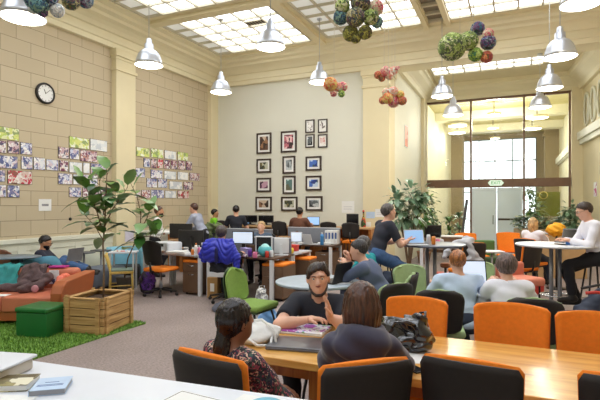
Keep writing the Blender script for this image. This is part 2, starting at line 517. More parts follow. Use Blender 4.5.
# ------------------------------------------------ glass front at the end of the bay
gl = onY(425, 104.5, YG); gr = onY(571, 92, YG)
GX0, GX1, GT = XA + .02, 1.6, 5.14
M_glass = glass_mat('clear_glass', (251, 253, 252))
fr = B()
T0, T1 = 2.20, 2.47
fr.box(GX0, YG - .05, GT - .07, GX1, YG + .05, GT)                    # head
fr.box(GX0, YG - .11, T0, GX1, YG + .11, T1)                          # wide transom
vx = [GX0, onY(471, 0, YG)[0], onY(524, 0, YG)[0], GX1]
for i, x in enumerate(vx):
    x0 = min(max(x - .03, GX0), GX1 - .06)
    fr.box(x0, YG - .06, 0, x0 + .06, YG + .06, GT)
fr.box(GX0, YG - .05, 0, vx[1], YG + .05, .1); fr.box(vx[2], YG - .05, 0, GX1, YG + .05, .1)
struct('window_3', fr, mat('bronze_frame', (118, 90, 70), .45, metal=.2), .004)
struct('window_4', B().box(GX0 + .04, YG - .006, .1, GX1 - .04, YG + .006, GT - .05), M_glass)
struct('wall_bay_header', B().box(XA - .2, YG - .02, GT, 2.5, YG + .25, 6), cream)
# double door with frosted glass leaves, daylight of the hall behind them
M_frost, nt_, b_ = _nt('frosted_glass')
b_.inputs['Base Color'].default_value = rgb((225, 236, 244)); b_.inputs['Roughness'].default_value = .5
tl_ = nt_.nodes.new('ShaderNodeBsdfTranslucent'); tl_.inputs[0].default_value = rgb((235, 244, 250)); mx_ = nt_.nodes.new('ShaderNodeMixShader'); mx_.inputs[0].default_value = .85
nt_.links.new(b_.outputs[0], mx_.inputs[1]); nt_.links.new(tl_.outputs[0], mx_.inputs[2]); nt_.links.new(mx_.outputs[0], nt_.nodes['Material Output'].inputs['Surface'])
M_door = mat('pale_blue_door', (226, 236, 242), .4, var=.02)
xm = (vx[1] + vx[2]) / 2
for k, (a, c, nm) in enumerate(((vx[1] + .04, xm - .01, 'door_1'), (xm + .01, vx[2] - .04, 'door_2'))):
    d = B(); d.box(a, YG - .11, .02, a + .06, YG - .055, T0 - .02); d.box(c - .06, YG - .11, .02, c, YG - .055, T0 - .02); d.box(a + .06, YG - .11, .02, c - .06, YG - .055, .2); d.box(a + .06, YG - .11, T0 - .1, c - .06, YG - .055, T0 - .02)
    pn = obj('frosted_panel', B().quad([(a + .05, YG - .08, .15), (c - .05, YG - .08, .15), (c - .05, YG - .08, T0 - .05), (a + .05, YG - .08, T0 - .05)], [(0, 1, 2, 3)]), M_frost)
    o = struct(nm, d, M_door, .004); pn.parent = o
    if k == 0:
        obj('pull_handle', B().tube([(c - .1, YG - .12, 1.0), (c - .1, YG - .17, 1.0), (c - .1, YG - .17, 1.28), (c - .1, YG - .12, 1.28)], .012), darkmetal, o)
    else:
        obj('push_bar', B().box(a + .03, YG - .19, 1.13, c - .05, YG - .115, 1.19), darkmetal, o)
# exit sign on the transom
e = thing('exit_sign', 'lit green and white exit sign on the dark transom over the doors', 'sign', ((vx[1] + vx[2]) / 2 - .03, YG - .13, 2.335))
obj('sign_panel', B().prism([(-.24, 0), (-.17, -.09), (.17, -.09), (.24, 0), (.17, .09), (-.17, .09)], 0, .02, 0, Rx(pi / 2)), emit('sign_white', (205, 225, 205), .6), e)
def text(name, s, size, m, parent=None, loc=(0, 0, 0), rot=(pi / 2, 0, 0), ext=.002, align='CENTER'):
    cu = bpy.data.curves.new(name, 'FONT'); cu.body = s; cu.size = size; cu.extrude = ext
    cu.align_x = align; cu.align_y = 'CENTER'
    tmp = bpy.data.objects.new(name, cu); C.objects.link(tmp)
    me = bpy.data.meshes.new_from_object(tmp); bpy.data.objects.remove(tmp)
    me.materials.clear(); me.materials.append(m)
    o = bpy.data.objects.new(name, me); C.objects.link(o)
    o.location = loc; o.rotation_euler = rot
    if parent is not None: o.parent = parent
    return o
text('lettering', 'EXIT', .14, emit('sign_green', (30, 130, 80), .6), e, (0, -.023, 0))

# ------------------------------------------------ hall beyond the glass
YE = 27.0
hallw = mat('far_hall_paint', (212, 206, 176), .7, var=.03)
tan = mat('far_tan_paint', (150, 134, 104), .8, var=.04)
struct('wall_hall_left', B().box(XA - .4, YG + .25, 0, XA - .1, YE, 5.6), hallw)
struct('wall_hall_right', B().box(1.95, YG + .25, 0, 2.3, YE, 5.6), hallw)
b = B(); b.box(XA - .4, YG + .25, 5.32, 2.3, YE, 5.6); 
struct('beam_1', B().box(XA - .1, 19.8, 5.0, 1.95, 20.4, 5.32), hallw); struct('beam_2', B().box(XA - .1, 23.4, 5.0, 1.95, 24.0, 5.32), hallw)
struct('ceiling_hall', b, mat('olive_cream', (188, 178, 128), .7))
b = B(); wx0, wx1 = onY(457, 0, YE)[0], onY(536, 0, YE)[0]
WT = 5.05
b.box(XA - .4, YE, 0, wx0, YE + .3, 5.6); b.box(wx1, YE, 0, 2.3, YE + .3, 5.6); b.box(wx0, YE, WT, wx1, YE + .3, 5.6)
struct('wall_hall_end', b, tan)
b = B()
for px in (457, 479, 495, 512.5, 536):
    x = onY(px, 0, YE)[0]; b.box(x - .025, YE - .03, 0, x + .025, YE + .08, WT)
for h in (.05, 2.3, onY(495, 161, YE)[1], WT): b.box(wx0, YE - .03, h - .025, wx1, YE + .08, h + .025)
struct('window_5', b, mat('grey_mullion', (110, 118, 125), .5))
struct('window_6', B().box(wx0, YE + .02, 0, wx1, YE + .03, WT), M_glass)
b = B(); b.box(1.35, 25.6, 0, 1.95, 26.4, 5.32); b.box(1.28, 25.5, 4.9, 1.95, 26.5, 5.05)
struct('pillar_6', b, tan)
b = B(); b.box(XA - .1, 25.2, 0, XA + .45, 26.2, 5.32)
struct('pillar_7', b, tan)
b = B(); b.box(1.80, YG + .3, 3.55, 1.96, YE, 3.8); b.box(1.86, YG + .3, 3.5, 1.96, YE, 3.55)
struct('trim_4', b, panelw)
# ledge on the right wall of the bay and rows of oval ornaments over it
b = B()
for k in range(2):
    y0, y1 = YB + .5, YG
    t = (.16, .10)[k]; h0, h1 = ((3.60, 3.82), (3.45, 3.60))[k]
    b.prism([(XRr(y0) - t, y0), (XRr(y0) + .05, y0), (XRr(y1) + .05, y1), (XRr(y1) - t, y1)], h0, h1)
struct('trim_5', b, panelw, .006)
b = B()
for k in range(5):
    y0 = 13.1 + .75 * k
    for w, t in ((.30, .05), (.22, .08)):
        pts = [(XRr(y0 + w * cos(a)) - t / 2, y0 + w * cos(a), 4.42 + .48 * sin(a)) for a in [2 * pi * i / 24 for i in range(25)]]
        b.tube(pts, .025, 6)
struct('trim_6', b, panelw)

# square lamps under the ceiling of the hall beyond the glass
M_hallamp = emit('hall_lamp_glow', (255, 250, 230), 7)
for i, (px, py, Y) in enumerate(((494, 103, 18.4), (493, 121, 21.6), (457.5, 123, 20.4), (537, 118, 18.9), (532, 129, 21.9), (457, 133, 22.4), (495, 124, 25.0))):
    X, h = onY(px, py, Y); h = min(h, 4.85)
    t = thing('hall_lamp', ['square ceiling lamp glowing high behind the glass over the double doors',
        'smaller square lamp deeper in the hall, below the first over the doors', 'oval lamp behind the left glass pane, upper one',
        'oval lamp behind the right glass pane, upper one', 'oval lamp behind the right glass pane, lower one',
        'oval lamp behind the left glass pane, lower one', 'last small lamp near the big end window of the hall'][i], 'lamp', (X, Y, h), 0, 'lamps in the hall beyond the glass')
    r = .24 if i in (0, 1, 6) else .38
    obj('lamp_shade', B().lathe([(r, 0), (r * .96, .08), (.05, .1)], 24 if i not in (0, 1, 6) else 4, (0, 0, 0), 0, False), cream, t)
    obj('diffuser', B().lathe([(.001, -.03), (r * .7, -.02), (r * .95, 0), (r * .9, .01)], 24 if i not in (0, 1, 6) else 4, (0, 0, 0), 0, False), M_hallamp, t)
    obj('stem', B().tube([(0, 0, .1), (0, 0, 5.31 - h)], .015), darkmetal, t)
    ld = bpy.data.lights.new('hall_light', 'POINT'); ld.energy = 260 if i == 0 else 42; ld.color = (1, .97, .88); ld.shadow_soft_size = .3
    lo = bpy.data.objects.new('hall_light', ld); C.objects.link(lo); lo.parent = t; lo.location = (0, 0, -.25)
# ================================================================= PENDANT LAMPS
M_alu = mat('spun_aluminium', (200, 204, 212), .32, metal=.75, var=.03)
M_glow = emit('lamp_glow', (255, 246, 222), LAMP_GLOW)
M_cord = mat('pale_cord', (205, 205, 200), .6)
def make_pendant(label):
    t = thing('pendant_lamp', label, 'lamp')
    R_ = .235
    prof_o = [(.05, .37), (.072, .36), (.076, .27), (.09, .262), (.135, .235), (.172, .185), (.198, .12), (.218, .055), (R_, .0)]
    prof_i = [(R_ - .006, .002), (.211, .055), (.191, .118), (.165, .18), (.125, .228), (.06, .25)]
    obj('lamp_shade', B().lathe(prof_o + prof_i, 32), M_alu, t)
    obj('socket_housing', B().lathe([(.03, .45), (.042, .44), (.05, .37), (.07, .362)], 24), M_alu, t)
    obj('diffuser', B().lathe([(.001, -.035), (.09, -.03), (.17, -.016), (.222, .004), (.2, .012), (.001, .014)], 32), M_glow, t)
    return t
pendant = Kind(make_pendant)
LAMPS = [  # rim centre x, rim centre y, rim width, label
 (23, 16, 43, 'silver pendant lamp at the top left corner, partly behind blue yarn balls'),
 (149, 63, 28, 'silver pendant lamp in front of the cream pilaster of the left wall'),
 (270.5, 45, 30, 'silver pendant lamp in front of the big bright skylight bay'),
 (221, 90, 21.5, 'silver pendant lamp hanging at the back left corner of the room'),
 (319.5, 80, 21.5, 'silver pendant lamp hanging just above the small orange yarn cluster'),
 (560, 55, 32, 'large silver pendant lamp at right before the lintel'),
 (581, 2, 39, 'pendant lamp cut off by the top edge near the right corner'),
 (442, 94, 21.5, 'pendant lamp under the large green yarn ball, before the glass wall'),
 (453, 113, 20, 'small silver pendant lamp hanging lower against the glass, left pane'),
 (549.5, 86, 25, 'pendant lamp hanging under the large right one, second from top'),
 (540, 105, 21, 'lowest silver pendant lamp against the right glass pane')]
for i, (px, py, w, lab) in enumerate(LAMPS):
    z = .47 * FPX / w
    x, y = W(px, z); h = hz(py + 2.5, z)
    o = pendant((x, y, h), i * .7, lab, 'silver pendant lamps')
    top = 5.72 if y < YB or y > YB + .5 else HB
    c = obj('cord', B().tube([(0, 0, .44), (0, 0, top - h - .03)], .008, 6), M_cord, o)
    obj('ceiling_rose', B().lathe([(.05, top - h - .06), (.06, top - h - .04), (.06, top - h - .02)], 16), M_alu, o)
    ld = bpy.data.lights.new('lamp_light', 'POINT'); ld.energy = LAMP_W; ld.color = (1, .94, .82); ld.shadow_soft_size = .15
    lo = bpy.data.objects.new('lamp_light', ld); C.objects.link(lo); lo.parent = o; lo.location = (0, 0, -.2)

# ================================================================= YARN BALL CLUSTERS
def yarn(name, cols, scale=26): return patchwork(name, cols, scale, .9, bump=1.0, rnd=True)
Y = dict(
 green=yarn('green_yarn', [(160, 182, 93), (115, 138, 76), (210, 227, 138), (93, 104, 82), (238, 238, 194)]),
 multi=yarn('multi_yarn', [(104, 121, 93), (160, 149, 93), (126, 93, 104), (205, 194, 149), (82, 93, 104)]),
 teal=yarn('teal_yarn', [(82, 126, 149), (126, 171, 171), (70, 82, 115), (160, 194, 171), (93, 115, 104)]),
 navy=yarn('navy_yarn', [(65, 76, 115), (93, 138, 171), (138, 93, 138), (70, 93, 93), (171, 182, 194)]),
 pink=yarn('pink_yarn', [(250, 132, 138), (250, 194, 171), (216, 93, 126), (250, 238, 205)]),
 orange=yarn('orange_yarn', [(250, 160, 93), (250, 205, 149), (238, 115, 82), (250, 227, 126)]),
 peach=yarn('peach_yarn', [(250, 227, 194), (250, 182, 160), (250, 250, 238), (250, 149, 126)]),
 olive=yarn('olive_yarn', [(149, 149, 70), (194, 188, 93), (115, 115, 65), (93, 87, 70)]),
 lime=yarn('lime_yarn', [(171, 210, 93), (216, 238, 138), (126, 160, 70), (93, 149, 104)]),
 white=yarn('white_yarn', [(250, 250, 244), (216, 227, 222), (250, 250, 250), (182, 194, 205)]),
 rust=yarn('rust_yarn', [(216, 115, 82), (250, 160, 104), (126, 126, 82), (194, 93, 93)]))
M_string = mat('pale_string', (215, 208, 190), .8)
def cluster(label, z, balls, strings):
    cx, cy, _, _ = balls[0]
    x0, y0 = W(cx, z); h0 = hz(cy, z)
    t = thing('yarn_ball_cluster', label, 'hanging decoration', (x0, y0, h0), YAW, 'yarn ball clusters')
    for i, (px, py, d, k) in enumerate(balls):
        r = d / 2 / FPX * z
        X = (px - cx) / FPX * z; Z = (cy - py) / FPX * z
        dy = ((i * 37) % 5 - 2) * .25 * r
        b = B(); b.sphere((0, 0, 0), r, 28, 18)
        rnd = random.Random(i * 7 + len(label))
        b.v = [tuple(Vector(p) * (1 + rnd.uniform(-.035, .035))) for p in b.v]
        o = obj('yarn_ball', b, Y[k], t); o.location = (X, dy, Z)
        o.rotation_euler = (rnd.uniform(0, 3), rnd.uniform(0, 3), 0)
    for px in strings:
        X = (px - cx) / FPX * z
        obj('string', B().tube([(X, 0, 0), (X * .8 + .02, 0, 5.58 - h0)], .004, 5), M_string, t)
cluster('blue and white yarn balls hanging in front of the top left lamp', 3.9,
        [(42, 6, 19, 'teal'), (33, 1, 16, 'teal'), (55.5, 9, 14, 'white'), (50, -2, 18, 'navy'), (32, 9, 9, 'white'), (44, 13, 10, 'navy')], [42])
cluster('dark yarn balls at the top edge, between left lamp and skylight', 4.3,
        [(73, 3, 17, 'multi'), (66, -4, 12, 'navy'), (84, -1, 15, 'navy'), (78, -8, 16, 'teal')], [76])
cluster('large green and multicoloured yarn ball cluster at top centre', 4.3,
        [(355, 19, 19, 'multi'), (342.5, 6, 15, 'green'), (341, 16, 15, 'teal'), (360, 3, 20, 'multi'), (376, 7, 16, 'pink'), (370, 19, 16, 'green'),
         (377, 22, 12, 'teal'), (351, 32, 16, 'olive'), (365, 33, 14, 'olive'), (356, 38, 10, 'olive')], [349, 361, 370])
cluster('small orange and pink yarn cluster below a silver lamp, centre', 6.6,
        [(330, 85, 14, 'orange'), (338, 87, 9, 'peach'), (343, 86, 10, 'pink'), (333.5, 93.5, 7, 'pink'), (341.5, 93.5, 7, 'lime')], [334])
cluster('pink yarn cluster hanging in front of the white pilaster, upper one', 7.0,
        [(385, 72, 10, 'pink'), (378, 75, 8, 'rust'), (394, 70, 9, 'peach'), (389, 76, 8, 'peach'), (382, 78, 7, 'rust'), (397, 69, 5, 'pink')], [384, 392])
cluster('orange and red yarn cluster hanging below the pink one', 6.6,
        [(387, 99, 11, 'orange'), (393, 92, 11, 'peach'), (394, 101, 12, 'pink'), (402, 101, 9, 'rust'), (383, 100, 8, 'rust'), (400, 95, 8, 'orange'), (386, 92, 8, 'peach')], [388, 395])
cluster('big green and blue yarn balls hanging right of centre', 5.0,
        [(450, 49, 27, 'green'), (468.5, 41, 19, 'green'), (479, 27.5, 14, 'navy'), (487.5, 43, 15, 'navy'), (476, 54, 14, 'lime'), (487, 35, 11, 'pink'), (486.5, 57, 12, 'rust')], [460, 474])
# ================================================================= FIGURES: smooth bodies from rounded limbs
def _v(p): return np.array(p, dtype=np.float32)
def rc(a, b, ra, rb):
    a = _v(a); b = _v(b); ba = b - a; L = float(ba @ ba) + 1e-9
    def f(P):
        t = np.clip(((P - a) @ ba) / L, 0, 1)
        return np.linalg.norm(P - a - t[:, None] * ba, axis=1) - (ra + (rb - ra) * t)
    m = max(ra, rb); f.lo = np.minimum(a, b) - m; f.hi = np.maximum(a, b) + m
    return f
def ell(c, r, R=None):
    c = _v(c); r = _v(r); R = np.eye(3, dtype=np.float32) if R is None else np.array(R, dtype=np.float32)
    def f(P):
        q = (P - c) @ R
        k0 = np.linalg.norm(q / r, axis=1); k1 = np.linalg.norm(q / (r * r), axis=1) + 1e-6
        return k0 * (k0 - 1) / k1
    m = float(r.max()); f.lo = c - m; f.hi = c + m
    return f
def union(fs, k=.02):
    def f(P):
        d = fs[0](P)
        for g in fs[1:]:
            e = g(P); h = np.clip(.5 + .5 * (d - e) / k, 0, 1)
            d = d * h + 0 + e * (1 - h) if False else (d + (e - d) * h - k * h * (1 - h))
        return d
    f.lo = np.min([g.lo for g in fs], axis=0); f.hi = np.max([g.hi for g in fs], axis=0)
    return f
def cut(f0, *planes):
    """keep the side the plane's normal points to"""
    def f(P):
        d = f0(P)
        for p, n in planes:
            n_ = _v(n) / np.linalg.norm(n); d = np.maximum(d, -((P - _v(p)) @ n_))
        return d
    f.lo, f.hi = f0.lo, f0.hi
    return f
def minus(f0, g):
    def f(P): return np.maximum(f0(P), -g(P))
    f.lo, f.hi = f0.lo, f0.hi
    return f
def wrinkle(f0, amp=.006, fr=22, seed=0):
    def f(P):
        x, y, z = P[:, 0], P[:, 1], P[:, 2]
        w = np.sin(fr * x + 3.1 * np.sin(.6 * fr * z + seed)) * np.sin(fr * .55 * z + 2.2 * np.sin(.5 * fr * y + seed)) + .5 * np.sin(1.9 * fr * (z + .4 * x) + 2 * np.sin(fr * y))
        return f0(P) + amp * w
    f.lo, f.hi = f0.lo - amp, f0.hi + amp
    return f
def surface(f, h, pad=None):
    pad = 2.5 * h if pad is None else pad
    lo = f.lo - pad; hi = f.hi + pad
    n = np.maximum(np.ceil((hi - lo) / h).astype(int) + 1, 4)
    xs, ys, zs = [lo[i] + h * np.arange(n[i], dtype=np.float32) for i in range(3)]
    V = np.empty(n, dtype=np.float32)
    YZ = np.stack(np.meshgrid(ys, zs, indexing='ij'), -1).reshape(-1, 2)
    step = max(1, int(200000 // len(YZ)))
    for i in range(0, n[0], step):
        xx = xs[i:i + step]
        Pn = np.empty((len(xx) * len(YZ), 3), dtype=np.float32)
        Pn[:, 0] = np.repeat(xx, len(YZ)); Pn[:, 1:] = np.tile(YZ, (len(xx), 1))
        V[i:i + step] = f(Pn).reshape(len(xx), n[1], n[2])
    ins = V < 0
    cnt = sum(ins[a:n[0] - 1 + a, b:n[1] - 1 + b, c:n[2] - 1 + c].astype(np.int8) for a in (0, 1) for b in (0, 1) for c in (0, 1))
    act = (cnt > 0) & (cnt < 8)
    I = np.argwhere(act); idx = -np.ones(act.shape, dtype=int); idx[act] = np.arange(len(I))
    acc = np.zeros((len(I), 3)); num = np.zeros(len(I))
    cor = [(a, b, c) for a in (0, 1) for b in (0, 1) for c in (0, 1)]
    for p in cor:
        for ax in range(3):
            if p[ax]: continue
            q = list(p); q[ax] = 1
            va = V[I[:, 0] + p[0], I[:, 1] + p[1], I[:, 2] + p[2]]; vb = V[I[:, 0] + q[0], I[:, 1] + q[1], I[:, 2] + q[2]]
            s = (va < 0) != (vb < 0)
            t = np.where(s, va / np.where(s, va - vb, 1), 0)
            c = np.tile(np.array(p, float), (len(I), 1)); c[:, ax] += t
            acc += c * s[:, None]; num += s
    vs = (I + acc / num[:, None]) * h + lo
    faces = []
    for ax in range(3):
        o1, o2 = [(1, 2), (2, 0), (0, 1)][ax]
        sl0 = [slice(None)] * 3; sl1 = [slice(None)] * 3
        sl0[ax] = slice(0, n[ax] - 1); sl1[ax] = slice(1, n[ax])
        a = ins[tuple(sl0)]; b_ = ins[tuple(sl1)]
        E = np.argwhere(a != b_)
        E = E[(E[:, o1] > 0) & (E[:, o2] > 0) & (E[:, o1] < n[o1] - 1) & (E[:, o2] < n[o2] - 1)]
        if not len(E): continue
        def cell(d1, d2):
            G = E.copy(); G[:, o1] -= d1; G[:, o2] -= d2
            return idx[G[:, 0], G[:, 1], G[:, 2]]
        q = np.stack([cell(1, 1), cell(0, 1), cell(0, 0), cell(1, 0)], 1)
        flip = ~a[E[:, 0], E[:, 1], E[:, 2]]
        q[flip] = q[flip][:, ::-1]
        faces.append(q[(q >= 0).all(1)])
    return vs, np.concatenate(faces)
def sdf_obj(name, fs, h, m, parent, hs=None, sub=0):
    """fs: one field or several pieces; each becomes part of ONE mesh"""
    if not isinstance(fs, (list, tuple)): fs = [fs]
    vs = []; qs = []; o = 0
    for i, f in enumerate(fs):
        hh = h if hs is None else hs[i]
        v, q = surface(f, hh); vs.append(v); qs.append(q + o); o += len(v)
    v = np.concatenate(vs); q = np.concatenate(qs)
    me = bpy.data.meshes.new(name)
    me.from_pydata(v.tolist(), [], q.tolist())
    me.polygons.foreach_set('use_smooth', [True] * len(q)); me.materials.append(m); me.update()
    ob = bpy.data.objects.new(name, me); C.objects.link(ob)
    if parent is not None: ob.parent = parent
    return ob

def ik(A, Bt, l1, l2, pole):
    A = Vector(A); T_ = Vector(Bt); d = T_ - A; L = d.length
    if L > (l1 + l2) * .995: T_ = A + d * ((l1 + l2) * .995 / L); d = T_ - A; L = d.length
    a = (l1 * l1 - l2 * l2 + L * L) / (2 * L); hh = sqrt(max(0, l1 * l1 - a * a))
    u = d / L; p = Vector(pole); p = (p - u * p.dot(u))
    p = p.normalized() if p.length > 1e-6 else Vector((0, 0, 1))
    return A + u * a + p * hh, T_

SKIN = {}
def skin(kind):
    if kind not in SKIN:
        c = {'fair': (222, 172, 146), 'tan': (190, 138, 104), 'brown': (140, 94, 68)}[kind]
        m = mat('skin_' + kind, c, .5, var=.05, scale=14); m.node_tree.nodes['Principled BSDF'].inputs['Subsurface Weight'].default_value = .08
        m.node_tree.nodes['Principled BSDF'].inputs['Subsurface Radius'].default_value = (.02, .008, .004)
        SKIN[kind] = m
    return SKIN[kind]
def hand(wr, el, side, curl=.5, point=None, palm=None, spread=.22, s=1.0):
    """palm, five unequal bent fingers, thumb from the side of the palm; wr wrist, el elbow"""
    wr = Vector(wr); d = (Vector(point) if point is not None else (wr - Vector(el))).normalized()
    nrm = Vector(palm) if palm is not None else Vector((0, 0, -1))       # the way the palm faces
    nrm = (nrm - d * nrm.dot(d)); nrm = nrm.normalized() if nrm.length > 1e-4 else Vector((1, 0, 0))
    across = d.cross(nrm).normalized() * (-side)                         # towards the thumb
    fs = [rc(wr - d * .03 * s, wr + d * .02 * s, .024 * s, .024 * s)]
    base = wr + d * .085 * s
    fs += [rc(wr + d * .015 * s + across * .012 * s, base + across * .022 * s, .017 * s, .015 * s), rc(wr + d * .015 * s - across * .012 * s, base - across * .026 * s, .016 * s, .013 * s), rc(wr + d * .02 * s, base, .017 * s, .015 * s)]
    palmf = union(fs, .018)
    fg = []
    for k, (off, L, r) in enumerate(((.029, .072, .0088), (.0095, .08, .009), (-.0105, .074, .0087), (-.0295, .058, .0078))):
        p = base + across * off * s - d * .004 * s * abs(k - 1)
        dirv = (d + across * spread * (1.5 - k) * .8).normalized()
        pts = [p]; ang = .25 * curl
        for seg in (.45, .32, .23):
            dv = (dirv * cos(ang) + nrm * sin(ang)).normalized()
            pts.append(pts[-1] + dv * L * seg * s); ang += curl * 1.0
        for i in range(3): fg.append(rc(pts[i], pts[i + 1], r * (1 - .08 * i) * s, r * (.94 - .1 * i) * s))
    t0 = wr + d * .022 * s + across * .02 * s
    t1 = t0 + (d * .65 + across * .75 + nrm * .25).normalized() * .042 * s
    t2 = t1 + (d * .85 + across * .35 + nrm * .35).normalized() * .033 * s
    t3 = t2 + (d * .95 + across * .1 + nrm * .4).normalized() * .026 * s
    fg += [rc(t0, t1, .015 * s, .012 * s), rc(t1, t2, .012 * s, .0105 * s), rc(t2, t3, .0105 * s, .008 * s)]
    return union([palmf] + fg, .006)

def person(label, loc, rz, look, pelvis=(0, 0, .56), lean=0, twist=0, side=0, head_yaw=0, head_pitch=0, head_roll=0,
           hands=None, feet=None, elbow=None, knees=None, s=1.0, h=.016, skin_='fair', shirt=None, sleeve='short', trousers=None,
           shoes=None, hair=None, hairstyle='short', face=False, fine_hands=True, build=1.0, hood=False, group=None, neckline=True, beard=None, name='person',
           palms=None, points=None, elpos=None, hidden=None, curl=(.5, .5), wr_amp=.005, glasses=False, bust=0.0):
    """local frame: faces +Y, Z up, origin on the floor under the pelvis"""
    t = thing(name, label, 'person', (loc[0], loc[1], loc[2] if len(loc) > 2 else 0), rz, group)
    P0 = Vector(pelvis)
    Rt = Matrix.Rotation(-lean, 3, 'X'); Rs = Matrix.Rotation(side, 3, 'Y'); Rw = Matrix.Rotation(twist, 3, 'Z')
    R = Rs @ Rt
    up = R @ Vector((0, 0, 1)); fw = R @ Rw @ Vector((0, 1, 0)); rt = R @ Rw @ Vector((1, 0, 0))
    waist = P0 + up * .14 * s; chest = P0 + up * .34 * s; nb = P0 + up * .50 * s - fw * .01 * s
    Rh = Rw @ Matrix.Rotation(head_yaw, 3, 'Z') @ Matrix.Rotation(-head_pitch, 3, 'X') @ Matrix.Rotation(head_roll, 3, 'Y')
    hu = Rh @ Vector((0, 0, 1)); hf = Rh @ Vector((0, 1, 0)); hr = Rh @ Vector((1, 0, 0))
    hc = nb + up * .05 * s + hu * .10 * s + hf * .025 * s
    sw = .175 * s * build
    Sh = {q: nb + rt * sw * q - up * .055 * s for q in (-1, 1)}
    ua, fa, th, sh = .285 * s, .25 * s, .42 * s, .42 * s
    hands = hands or {}
    El, Wr = {}, {}
    for q in (-1, 1):
        tgt = hands.get(q, (q * .16 * s, .30 * s, P0.z + .12))
        pole = (elbow or {}).get(q, (q * .5, -.4, -.8))
        El[q], Wr[q] = ik(Sh[q], tgt, ua, fa, pole)
        if elpos and q in elpos: El[q] = Vector(elpos[q]); Wr[q] = Vector(tgt)
    Hp = {q: P0 + Vector((q * .09 * s, .0, -.0)) for q in (-1, 1)}
    Kn, An = {}, {}
    feet = feet or {}
    for q in (-1, 1):
        tgt = feet.get(q, (q * .12 * s, .40 * s, .09))
        pole = (knees or {}).get(q, (q * .1, .6, .8))
        Kn[q], An[q] = ik(Hp[q], tgt, th, sh, pole)
    m_skin = skin(skin_)
    R3 = [[hr[i], hf[i], hu[i]] for i in range(3)]
    # ---- body: one skin surface
    torso = [ell(chest - fw * .005, (.155 * s * build, .105 * s * build, .17 * s), [[rt[i], fw[i], up[i]] for i in range(3)]),
             ell(waist, (.14 * s * build, .10 * s * build, .16 * s), [[rt[i], fw[i], up[i]] for i in range(3)]),
             ell(P0 + up * .02, (.165 * s * build, .115 * s * build, .13 * s), [[rt[i], fw[i], up[i]] for i in range(3)]),
             rc(nb - up * .05 - rt * .12 * s, nb - up * .05 + rt * .12 * s, .055 * s, .055 * s)]
    arms = []
    for q in (-1, 1):
        arms += [rc(Sh[q], El[q], .052 * s * build, .040 * s), rc(El[q], El[q].lerp(Wr[q], .4), .040 * s, .039 * s), rc(El[q].lerp(Wr[q], .4), Wr[q], .039 * s, .026 * s)]
    neck = [rc(nb - up * .03, hc - hu * .045 * s, .058 * s, .05 * s)]
    head = union([ell(hc + hu * .02 * s - hf * .012 * s, (.076 * s, .095 * s, .095 * s), R3), ell(hc - hu * .03 * s + hf * .015 * s, (.062 * s, .075 * s, .09 * s), R3),
                  rc(hc - hu * .085 * s + hf * .055 * s, hc - hu * .09 * s + hf * .045 * s, .026 * s, .026 * s)], .03)
    legs = []
    for q in (-1, 1):
        legs += [rc(Hp[q], Kn[q], .085 * s, .058 * s), rc(Kn[q], Kn[q].lerp(An[q], .35), .056 * s, .054 * s), rc(Kn[q].lerp(An[q], .35), An[q], .054 * s, .036 * s)]
        fdir = (feet.get((q, 'dir')) and Vector(feet[(q, 'dir')])) or Vector((q * .12, 1, -.05))
        fdir.normalize()
        legs += [rc(An[q] - fdir * .03 - Vector((0, 0, .045)), An[q] + fdir * .15 * s - Vector((0, 0, .055)), .032 * s, .028 * s)]
        El[(q, 'fd')] = fdir
    body = union(torso + arms + neck + legs, .03)
    if face:
        e1 = hc + hu * .012 * s + hf * .078 * s
        feat = [rc(hc + hu * .02 * s + hf * .082 * s, hc - hu * .022 * s + hf * .103 * s, .008 * s, .0125 * s),
                rc(hc - hu * .027 * s + hf * .092 * s - hr * .011 * s, hc - hu * .027 * s + hf * .092 * s + hr * .011 * s, .008 * s, .008 * s),
                rc(hc + hu * .03 * s + hf * .075 * s - hr * .045 * s, hc + hu * .033 * s + hf * .083 * s, .009 * s, .008 * s),
                rc(hc + hu * .03 * s + hf * .075 * s + hr * .045 * s, hc + hu * .033 * s + hf * .083 * s, .009 * s, .008 * s),
                ell(hc - hu * .012 * s + hf * .052 * s + hr * .038 * s, (.022, .024, .02)), ell(hc - hu * .012 * s + hf * .052 * s - hr * .038 * s, (.022, .024, .02))]
        head = union([head] + feat, .012)
        sockets = union([ell(e1 + hr * .031 * s + hf * .012 * s, (.016 * s, .014 * s, .010 * s), R3), ell(e1 - hr * .031 * s + hf * .012 * s, (.016 * s, .014 * s, .010 * s), R3)], .004)
        def smax(f0, g, k=.008):
            def f(P):
                a = f0(P); b_ = -g(P); hh = np.clip(.5 - .5 * (b_ - a) / k, 0, 1)
                return b_ + (a - b_) * hh + k * hh * (1 - hh)
            f.lo, f.hi = f0.lo, f0.hi
            return f
        head = smax(head, sockets)
    else:
        head = union([head, rc(hc + hu * .01 * s + hf * .085 * s, hc - hu * .02 * s + hf * .098 * s, .009, .012)], .012)
    ears = [ell(hc + hr * .078 * q * s - hf * .008 * s - hu * .005 * s, (.012 * s, .02 * s, .032 * s), R3) for q in (-1, 1)]
    head = union([head] + ears, .008)
    hd = union([head] + neck, .02)
    pieces = [body, hd]; hs = [h, min(h, .011) if not face else .0065]
    for q in (-1, 1):
        if fine_hands and (fine_hands is True or q in fine_hands):
            pieces.append(hand(Wr[q], El[q], q, curl[0 if q < 0 else 1], (points or {}).get(q), (palms or {}).get(q), s=s * .98)); hs.append(.0052)
        else:
            d = (Wr[q] - El[q]).normalized()
            pieces.append(hand(Wr[q], El[q], q, .6, (points or {}).get(q), (palms or {}).get(q), s=s)); hs.append(.008)
    ob = sdf_obj('body', pieces, h, m_skin, t, hs)
    # ---- clothes as children, a little outside the skin
    def fat(f0, g):
        def f(P): return f0(P) - g
        f.lo, f.hi = f0.lo - g, f0.hi + g
        return f
